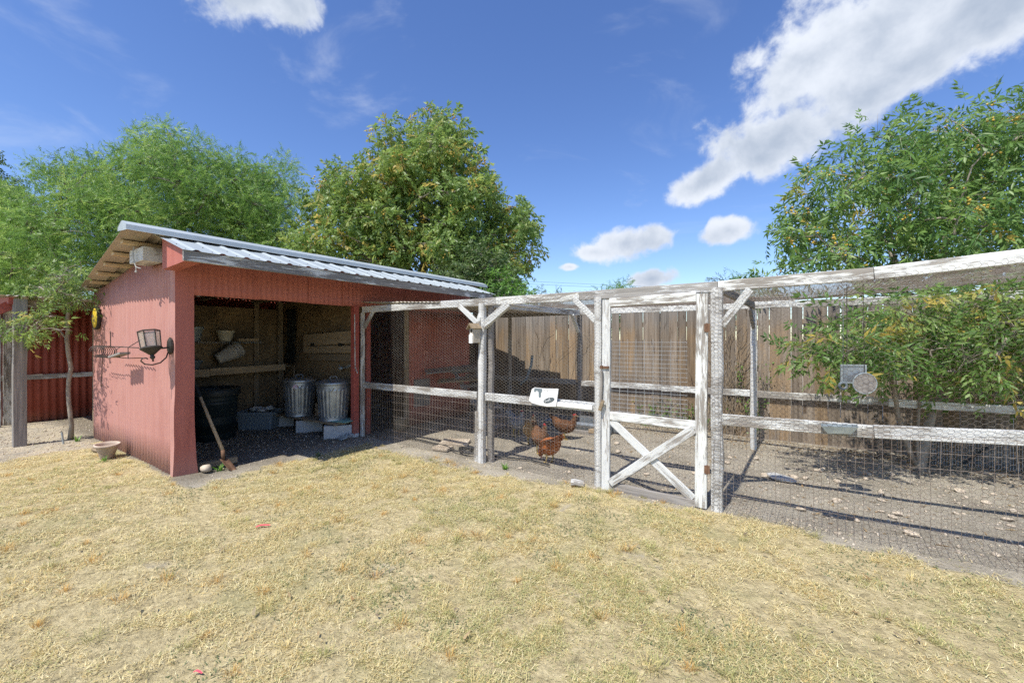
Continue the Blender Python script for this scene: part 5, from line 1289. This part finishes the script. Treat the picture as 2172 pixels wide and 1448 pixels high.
# wire panel by the fence
wp = thing('dog_crate', (7.5, 2.9, 0), 'grey wire dog crate side standing against the fence behind the tree', 'crate')
net('bars', [grid_wire((6.92, 2.82, 0), (.957, .29, 0), EZ, 1.6, .36, .026, .18, .0025, 51, wob=.001, seg=2)], m_weldnew, wp)
mk('brace', [tube([(7.20, 2.86, .06), (7.42, 2.93, .27)], .012, 5)], m_black, wp)
# trough, bricks, slab, hose, pavers, roost
tg = thing('feed_trough', (2.75, 2.3, 0), 'long galvanised feed trough on the ground by the back post', 'trough')
def tro(x0, x1, y, z, wd, h): 
    return ([(x0, y-wd/2, z+h), (x1, y-wd/2, z+h), (x1, y-wd/3, z), (x0, y-wd/3, z), (x0, y+wd/2, z+h), (x1, y+wd/2, z+h), (x1, y+wd/3, z), (x0, y+wd/3, z)], [(0, 3, 2, 1), (3, 7, 6, 2), (7, 4, 5, 6), (0, 4, 7, 3), (1, 2, 6, 5)])
o = mk('pan', [tro(2.05, 3.2, 2.18, .03, .2, .10)], m_galv, tg); md = o.modifiers.new('thickness', 'SOLIDIFY'); md.thickness = .003
mk('back_plate', [box(2.62, 3.3, 2.30, 2.31, .03, .24)], m_galv, tg)
tag(board('timber_offcut', (1.9, 2.02, .03), (3.05, 2.0, .03), .06, .07, m_greywood, None), 'grey timber lying in front of the feed trough', 'timber')
tag(board('timber_offcut', (2.93, 2.0, .075), (3.2, 1.98, .075), .06, .08, m_lumber, None), 'short pale wood offcut at the end of the feed trough', 'timber')
def stonegeo(r, seed, sub=2, flat=.6):
    bm = bmesh.new(); bmesh.ops.create_icosphere(bm, subdivisions=sub, radius=1); R = random.Random(seed); ph = [Vector((R.gauss(0, 1), R.gauss(0, 1), R.gauss(0, 1))).normalized() for _ in range(7)]
    V = []
    for v in bm.verts:
        k = 1.0
        for p in ph: k -= max(0, v.co.dot(p)-.55)*.55
        V.append((v.co.x*k*r[0], v.co.y*k*r[1], v.co.z*k*r[2]))
    F = [tuple(v.index for v in f.verts) for f in bm.faces]; bm.free(); return V, F
tag(mk('white_brick', [boardgeo(.13, .045, .08, 3, ch=.010, wob=.007)], m_whiteb, None, frame((3.70, -.20, .03), (3.83, -.14, .03), (0, 0, 1))[0]), 'white painted broken brick on the ground left of the gate', 'brick')
tag(mk('flat_stone', [xform(stonegeo((.17, .09, .035), 5), Matrix.Translation((5.47, 1.2, .03)) @ Matrix.Rotation(-.35, 4, 'Z'))], m_conc), 'large flat grey stone on the dirt right of the gate post', 'stone')
for i, (x_, y_, l, rz, lb) in enumerate([(1.55, .36, .40, .5, 'flat grey paving slab half buried near the hose'), (1.62, .08, .24, .2, 'small broken paving piece in front of the hose')]):
    tag(mk('paving_slab', [boardgeo(l, .30 if i == 0 else .17, .035, 2, ch=.006)], m_stone, None, Matrix.Translation((x_-l/2, y_, .012+.004*i)) @ Matrix.Rotation(rz, 4, 'Z') @ Matrix.Rotation(PI/2+.03, 4, 'X')), lb, 'slab', 'paving pieces')
hp = [(.75, .22, .018), (1.05, .25, .018), (1.35, .20, .02), (1.62, .16, .035), (1.85, .08, .02), (2.02, .10, .018)]
for k in range(26):
    a = k*.62; hp.append((2.05+.17*math.cos(a+1.6), .16+.10*math.sin(a+1.6), .018+.004*k/3))
hp += [(2.35, .10, .02), (2.6, .22, .018), (2.9, .30, .018), (3.2, .24, .018)]
tag(mk('garden_hose', [tube(hp, .0115, 6)], m_hose, smooth=True), 'black garden hose coiled on the dirt inside the run', 'hose')
rp_ = thing('roost_ramp', (1.1, 1.5, 0), 'weathered grey slatted ramp leaning in the shaded run', 'ramp')
for s in (-.26, .26): board('rail', (.55, 1.75+s*1.0, .95), (1.75, 1.35+s, .05), .06, .035, m_greywood, rp_, n=1)
for k in range(8):
    t = .05+.9*k/7; c = Vector((.55, 1.75, .97)).lerp(Vector((1.75, 1.35, .07)), t)
    board('slat', (c.x-.02, c.y-.33, c.z), (c.x+.02, c.y+.33, c.z), .075, .018, m_greywood, rp_, up=(-.6, .2, .8), n=1)
board('shelf', (.15, 1.2, .92), (.75, 1.9, 1.0), .42, .02, m_greywood, rp_, up=(-.7, .6, .1), n=1)
board('shelf', (.5, 1.15, .78), (1.25, 1.75, .84), .30, .02, m_oldlumber, rp_, up=(-.6, .75, .1), n=1)
board('upright', (1.35, 2.1, 0), (1.35, 2.1, 1.9), .05, .05, m_greywood, rp_, up=(1, 0, 0), n=1)
tag(mk('hanging_pipe', [tube([(1.88, 2.0, 1.22), (1.86, 2.0, 1.05), (1.78, 1.98, .82), (1.66, 1.95, .72)], .024, 8)], m_tote, smooth=True), 'bent pale blue pipe hanging in the shaded corner of the run', 'pipe')
tag(mk('nest_bucket', [lathe([(.09, .0), (.095, .01), (.115, .17), (.12, .18), (.105, .18), (.08, .05), (.01, .05)], 18, (.25, .55, .02))], m_oldlumber, smooth=True), 'grey bucket on the ground inside the dark doorway of the run', 'bucket')
# stones on the run floor and at the left
stones = [xform(stonegeo((1, .75, .5), 100+k, 1 if k % 2 else 2), Matrix.Identity(4)) for k in range(7)]
SME = []
for k, (v, f) in enumerate(stones):
    me = bpy.data.meshes.new('stone'); me.from_pydata(v, [], f); me.polygons.foreach_set('use_smooth', [k % 3 != 0]*len(f)); me.materials.append(m_stone); SME.append(me)
R = random.Random(21); gst = 0
def stone(x_, y_, s, label, group):
    o = bpy.data.objects.new('stone', SME[R.randrange(7)])
    place(o, Matrix.Translation((x_, y_, float(gz(x_, y_))+s*.26)) @ Matrix.Rotation(R.uniform(0, 6.3), 4, 'Z') @ Matrix.Rotation(R.uniform(-.3, .3), 4, 'X') @ Matrix.Diagonal((s, s*R.uniform(.7, 1), s*R.uniform(.6, 1), 1)), None)
    tag(o, label, 'stone', group)
for i in range(150):
    x_ = 4.6+R.random()**.7*3.5 if i < 130 else R.uniform(2.6, 4.8); y_ = R.uniform(-.02, 2.0)
    stone(x_, y_, R.choice([.018, .022, .026, .030, .038, .048, .062]), 'small pale stone on the dirt floor of the run', 'loose stones in the run')
for i in range(40): stone(R.uniform(-4.6, -2.6), R.uniform(-3.3, -2.5), R.choice([.015, .02, .028]), 'small pale stone on the bare earth by the lean-to', 'stones by the lean-to')
tag(mk('round_stone', [xform(stonegeo((.09, .07, .055), 9), Matrix.Translation((.06, -2.12, .03)))], m_stone, smooth=True), 'round tan stone at the foot of the shed corner post', 'stone')
g = np.random.default_rng(9); n = 12000
X = np.concatenate([g.uniform(2.4, 8.4, n//2), g.uniform(-2.6, .8, n//6), g.uniform(0, 2.6, n//6), g.uniform(-5.6, -2.4, n//6)]); m = len(X)
Y = np.concatenate([g.uniform(-.15, 3.2, n//2), g.uniform(-2.2, 0, n//6), g.uniform(-.1, 2.5, n//6), g.uniform(-3.6, -2.0, n//6)])
S = g.uniform(.003, .006, m)+.011*g.random(m)**4; O = np.array([(1, 0, 0), (-1, 0, 0), (0, 1, 0), (0, -1, 0), (0, 0, .7), (0, 0, -.7)])
V = (np.stack([X, Y, gz(X, Y)+S*.2], 1)[:, None]+O[None]*S[:, None, None]*g.uniform(.6, 1.4, (m, 6, 1))).reshape(-1, 3)
Fo = np.array([(0, 2, 4), (2, 1, 4), (1, 3, 4), (3, 0, 4), (2, 0, 5), (1, 2, 5), (3, 1, 5), (0, 3, 5)])
o = npmesh('gravel', V, (np.arange(m)[:, None, None]*6+Fo[None]).reshape(-1, 3), m_stone); o['kind'] = 'stuff'; o['label'] = 'fine gravel scattered over the bare dirt'
# leaf litter along the fence and under the tree
n = 3000; X = g.uniform(2.5, 8.3, n); Y = 3.2-np.abs(g.normal(0, .35, n)); far = g.random(n) < .25; Y[far] = g.uniform(.1, 3.0, far.sum()); X[:170] = g.uniform(.8, 8, 170); Y[:170] = g.uniform(-3.6, -.2, 170)
ci = np.array([(.46, .34, .19), (.36, .24, .12), (.55, .46, .30), (.30, .24, .17)])[g.integers(0, 4, n)]*g.uniform(.7, 1.2, (n, 1))
V, T, C = blades(np.stack([X, Y, gz(X, Y)+np.where(Y < 0, .022, .004)], 1), g.uniform(.02, .06, n), g.uniform(.008, .018, n), g.uniform(0, 6.3, n), g.uniform(1.1, 1.6, n), ci, .1)
o = npmesh('leaf_litter', V, T, bpy.data.materials['dry_grass'], None, {'bc': ('FLOAT_COLOR', np.concatenate([C, np.ones((len(C), 1))], 1))}); o['kind'] = 'stuff'; o['label'] = 'dry fallen leaves along the foot of the board fence'
# green weed by the run and grass in the shed mouth
def weed(x_, y_, h, nl, label, seed, mat=LF_BRIGHT):
    g = np.random.default_rng(seed); a = g.uniform(0, 6.3, nl); 
    V, T, C = blades(np.stack([x_+g.normal(0, .012, nl), y_+g.normal(0, .012, nl), np.full(nl, float(gz(x_, y_)))], 1), g.uniform(.4, 1, nl)*h, g.uniform(.006, .014, nl), a, g.uniform(.1, 1.0, nl), np.ones((nl, 3)), .4)
    tag(npmesh('weed', V, T, mat, None, {'tint': ('FLOAT', np.repeat(g.random(nl), 5))}, M=Matrix.Translation((x_, y_, 0))), label, 'weed')
weed(2.80, -.10, .12, 26, 'small green weed at the wire left of the gate', 1)
weed(.10, -2.0, .16, 22, 'green weed growing in the shadow beside the shed corner post', 2)
weed(-1.44, -2.66, .10, 22, 'green grass tuft at the foot of the clay pot', 3)
weed(-3.15, -2.60, .14, 18, 'little green weed at the foot of the slender tree', 4)
weed(.55, -1.05, .13, 14, 'thin grass tuft in the shade at the shed mouth', 5, LF_DARK)
# scraps of pink tape
for i, (x_, y_, rz, lb) in enumerate([(2.10, -2.46, .9, 'pink tape scrap on the lawn in front of the shed'), (3.39, -3.35, .4, 'pink tape scrap on the lawn at the bottom edge')]):
    V = [(-.055, -.012, .004), (-.02, -.014, .022), (.02, -.010, .014), (.06, -.006, .006), (.055, .008, .008), (.02, .013, .018), (-.02, .010, .026), (-.058, .004, .008)]
    o = mk('tape_scrap', [(V, [(0, 1, 6, 7), (1, 2, 5, 6), (2, 3, 4, 5)])], m_pinktape, None, Matrix.Translation((x_, y_, float(gz(x_, y_))+.012)) @ Matrix.Rotation(rz, 4, 'Z') @ Matrix.Diagonal((.9-.5*i, .9-.5*i, .5, 1))); md = o.modifiers.new('thickness', 'SOLIDIFY'); md.thickness = .0008; tag(o, lb, 'tape', 'pink tape scraps')

# ================================================================ hens
def M_feather(name, a, b_, c):
    n = NB(name); v = n.N.new('ShaderNodeTexVoronoi'); v.inputs['Scale'].default_value = 1; n.L.new(n.co((70, 70, 46)), v.inputs['Vector'])
    f = n.noise(n.co((1, 1, 1)), 9, 5, .6); k = n.math('ADD', n.math('MULTIPLY', v.outputs['Distance'], .55), n.math('MULTIPLY', f, .7))
    return n.fin(n.ramp(k, [(.35, a), (.6, b_), (.85, c)]), .85, v.outputs['Distance'], .5, .006)
m_hen = {'red': M_feather('red_feathers', (.50, .17, .045), (.36, .105, .026), (.16, .045, .014)), 'brown': M_feather('brown_feathers', (.26, .135, .070), (.17, .080, .040), (.06, .03, .018)),
         'buff': M_feather('buff_feathers', (.60, .44, .24), (.48, .31, .14), (.26, .15, .07)), 'dark': M_feather('dark_feathers', (.20, .085, .035), (.12, .05, .02), (.04, .02, .012)), 'grey': M_feather('grey_feathers', (.42, .42, .42), (.26, .27, .28), (.10, .105, .115))}
m_comb = M_plain('red_comb', (.45, .03, .035), .55); m_beak = M_plain('beak_horn', (.45, .32, .14), .5); m_leg = M_plain('yellow_leg', (.50, .36, .12), .7); m_eye = M_plain('dark_eye', (.01, .01, .01), .2)
def hen(x_, y_, rz, kind, label, pose='stand', s=1.):
    t = thing('hen', (x_, y_, 0), label, 'hen', 'hens in the run', rz); M = Matrix.Translation((x_, y_, float(gz(x_, y_)))) @ Matrix.Rotation(rz, 4, 'Z') @ Matrix.Diagonal((s, s, s, 1))
    # spine from tail tip to beak, with half width / half height at each station
    if pose == 'peck':
        S = [((-.245, 0, .345), .012, .020), ((-.215, 0, .325), .030, .050), ((-.165, 0, .280), .058, .072), ((-.10, 0, .232), .088, .098), ((-.03, 0, .205), .100, .108), ((.045, 0, .190), .092, .098), ((.105, 0, .165), .066, .072), ((.145, 0, .125), .044, .046), ((.172, 0, .085), .031, .032), ((.190, 0, .060), .028, .029), ((.207, 0, .042), .019, .020), ((.215, 0, .033), .006, .006)]
    else:
        S = [((-.235, 0, .365), .010, .022), ((-.205, 0, .335), .028, .052), ((-.160, 0, .288), .056, .074), ((-.10, 0, .240), .086, .098), ((-.03, 0, .215), .100, .110), ((.045, 0, .220), .092, .108), ((.100, 0, .255), .066, .080), ((.128, 0, .305), .046, .050), ((.142, 0, .350), .034, .036), ((.152, 0, .383), .030, .032), ((.170, 0, .392), .023, .024), ((.186, 0, .388), .006, .006)]
    V = []; F = []; n = 16; m = len(S)
    # resample the stations smoothly
    pts = np.array([q[0] for q in S]); wv = np.array([q[1] for q in S]); hv = np.array([q[2] for q in S]); u = np.arange(m); uu = np.linspace(0, m-1, (m-1)*3+1)
    def cr(a): 
        a = np.atleast_2d(a.T).T; out = []
        for q in uu:
            i = min(int(q), m-2); f = q-i; p0, p1, p2, p3 = a[max(i-1, 0)], a[i], a[i+1], a[min(i+2, m-1)]
            out.append(.5*((2*p1)+(-p0+p2)*f+(2*p0-5*p1+4*p2-p3)*f*f+(-p0+3*p1-3*p2+p3)*f**3))
        return np.array(out)
    C = cr(pts); Wd = cr(wv)[:, 0]; H = cr(hv)[:, 0]; R = random.Random(int(x_*1000))
    for i in range(len(C)):
        tn = Vector(C[min(i+1, len(C)-1)]-C[max(i-1, 0)]).normalized(); sd = Vector((0, 1, 0)); up = tn.cross(sd)*-1; up = up if up.dot(Vector((0, 0, 1))) > -0.2 else -up
        for j in range(n):
            a = 2*PI*j/n; jit = 1+R.uniform(-.05, .05)
            V.append(tuple(M @ (Vector(C[i])+sd*Wd[i]*math.cos(a)*jit+up*H[i]*math.sin(a)*jit)))
    for i in range(len(C)-1):
        for j in range(n): F.append((i*n+j, i*n+(j+1) % n, (i+1)*n+(j+1) % n, (i+1)*n+j))
    F.append(tuple(range(n))[::-1]); F.append(tuple((len(C)-1)*n+j for j in range(n)))
    mk('body', [(V, F)], m_hen[kind], t, smooth=True)
    for k, (dz, sp_) in enumerate([(0, 0), (.018, .012), (.018, -.012), (-.02, .020), (-.02, -.020)]):   # tail feathers
        b0 = Vector(C[3]); b1 = Vector(C[0])+Vector((-.055, sp_*1.6, .05+dz)); q = [b0+Vector((0, sp_, .03)), b0.lerp(b1, .6)+Vector((-.012, sp_, .028)), b1, b0.lerp(b1, .6)+Vector((.012, sp_, -.03)), b0+Vector((0, sp_, -.03))]
        o = mk('tail_feather', [([tuple(M @ p) for p in q], [(0, 1, 2, 3, 4)])], m_hen[kind], t); md = o.modifiers.new('thickness', 'SOLIDIFY'); md.thickness = .004
    for sgn in (-1, 1):     # folded wings
        G = sphere((0, 0, 0), (.105, .022, .062), 14, 8)
        mk('wing', [xform(G, M @ Matrix.Translation((-.055, sgn*.088, .232)) @ Matrix.Rotation(.30, 4, 'Y') @ Matrix.Rotation(sgn*.10, 4, 'Z'))], m_hen[kind], t, smooth=True)
        hip = Vector((-.01, sgn*.045, .13)); hock = Vector((-.03, sgn*.045, .075)); ft = Vector((-.005, sgn*.045, .008))
        G = [tube([M @ hip, M @ hock, M @ ft], [.020*s, .009*s, .008*s], 7)]
        for a in (-.5, 0, .5, PI): G.append(tube([M @ ft, M @ (ft+Vector((math.cos(a), math.sin(a), 0))*(.045 if a != PI else .025)+Vector((0, 0, -.004)))], [.006*s, .003*s], 5))
        mk('leg', G, m_leg, t, smooth=True)
        hc = Vector(S[-3][0]); mk('eye', [sphere(tuple(M @ (hc+Vector((.008, sgn*.027, .008)))), .004*s, 6, 5)], m_eye, t)
    hd_ = Vector(S[-3][0]); dr = (Vector(S[-1][0])-hd_).normalized(); up = Vector((0, 1, 0)).cross(dr)*-1
    if up.z < 0 and pose != 'peck': up = -up
    if pose == 'peck': up = Vector((dr.z*-1, 0, dr.x)); 
    tip = Vector(S[-1][0]); mk('beak', [tube([M @ (tip-dr*.012), M @ (tip+dr*.022)], [.009*s, .002*s], 6)], m_beak, t)
    cp = [(-.030, .020), (-.036, .046), (-.020, .036), (-.012, .056), (.0, .040), (.010, .054), (.016, .034), (.026, .040), (.026, .018)]
    Vc = [tuple(M @ (hd_+dr*a+up*b+Vector((0, yy, 0)))) for yy in (-.004, .004) for a, b in cp]; nc = len(cp)
    mk('comb', [(Vc, [tuple(range(nc)), tuple(range(nc, 2*nc))[::-1]]+[((j+1) % nc, j, nc+j, nc+(j+1) % nc) for j in range(nc)])], m_comb, t)
    mk('wattle', [sphere(tuple(M @ (hd_+dr*.012-up*.036)), (.010*s, .006*s, .020*s), 8, 6)], m_comb, t, smooth=True)
    return t
hen(3.10, .40, PI-.50, 'red', 'rust red hen pecking the ground near the wire', 'peck', 1.0)
hen(2.80, .72, -PI/2+.9, 'brown', 'brown hen standing right behind the pecking red hen', 'stand', .98)
hen(2.45, 1.05, 1.9, 'buff', 'buff tan hen standing in the shade behind the other hens', 'stand', .95)
hen(2.75, 1.55, .35, 'dark', 'dark brown hen with red comb in the shade by the trough', 'stand', .9)
hen(2.00, 1.35, -.4, 'grey', 'grey hen standing deep in the shaded run', 'stand', 1.0)
print('objects', len(bpy.data.objects))
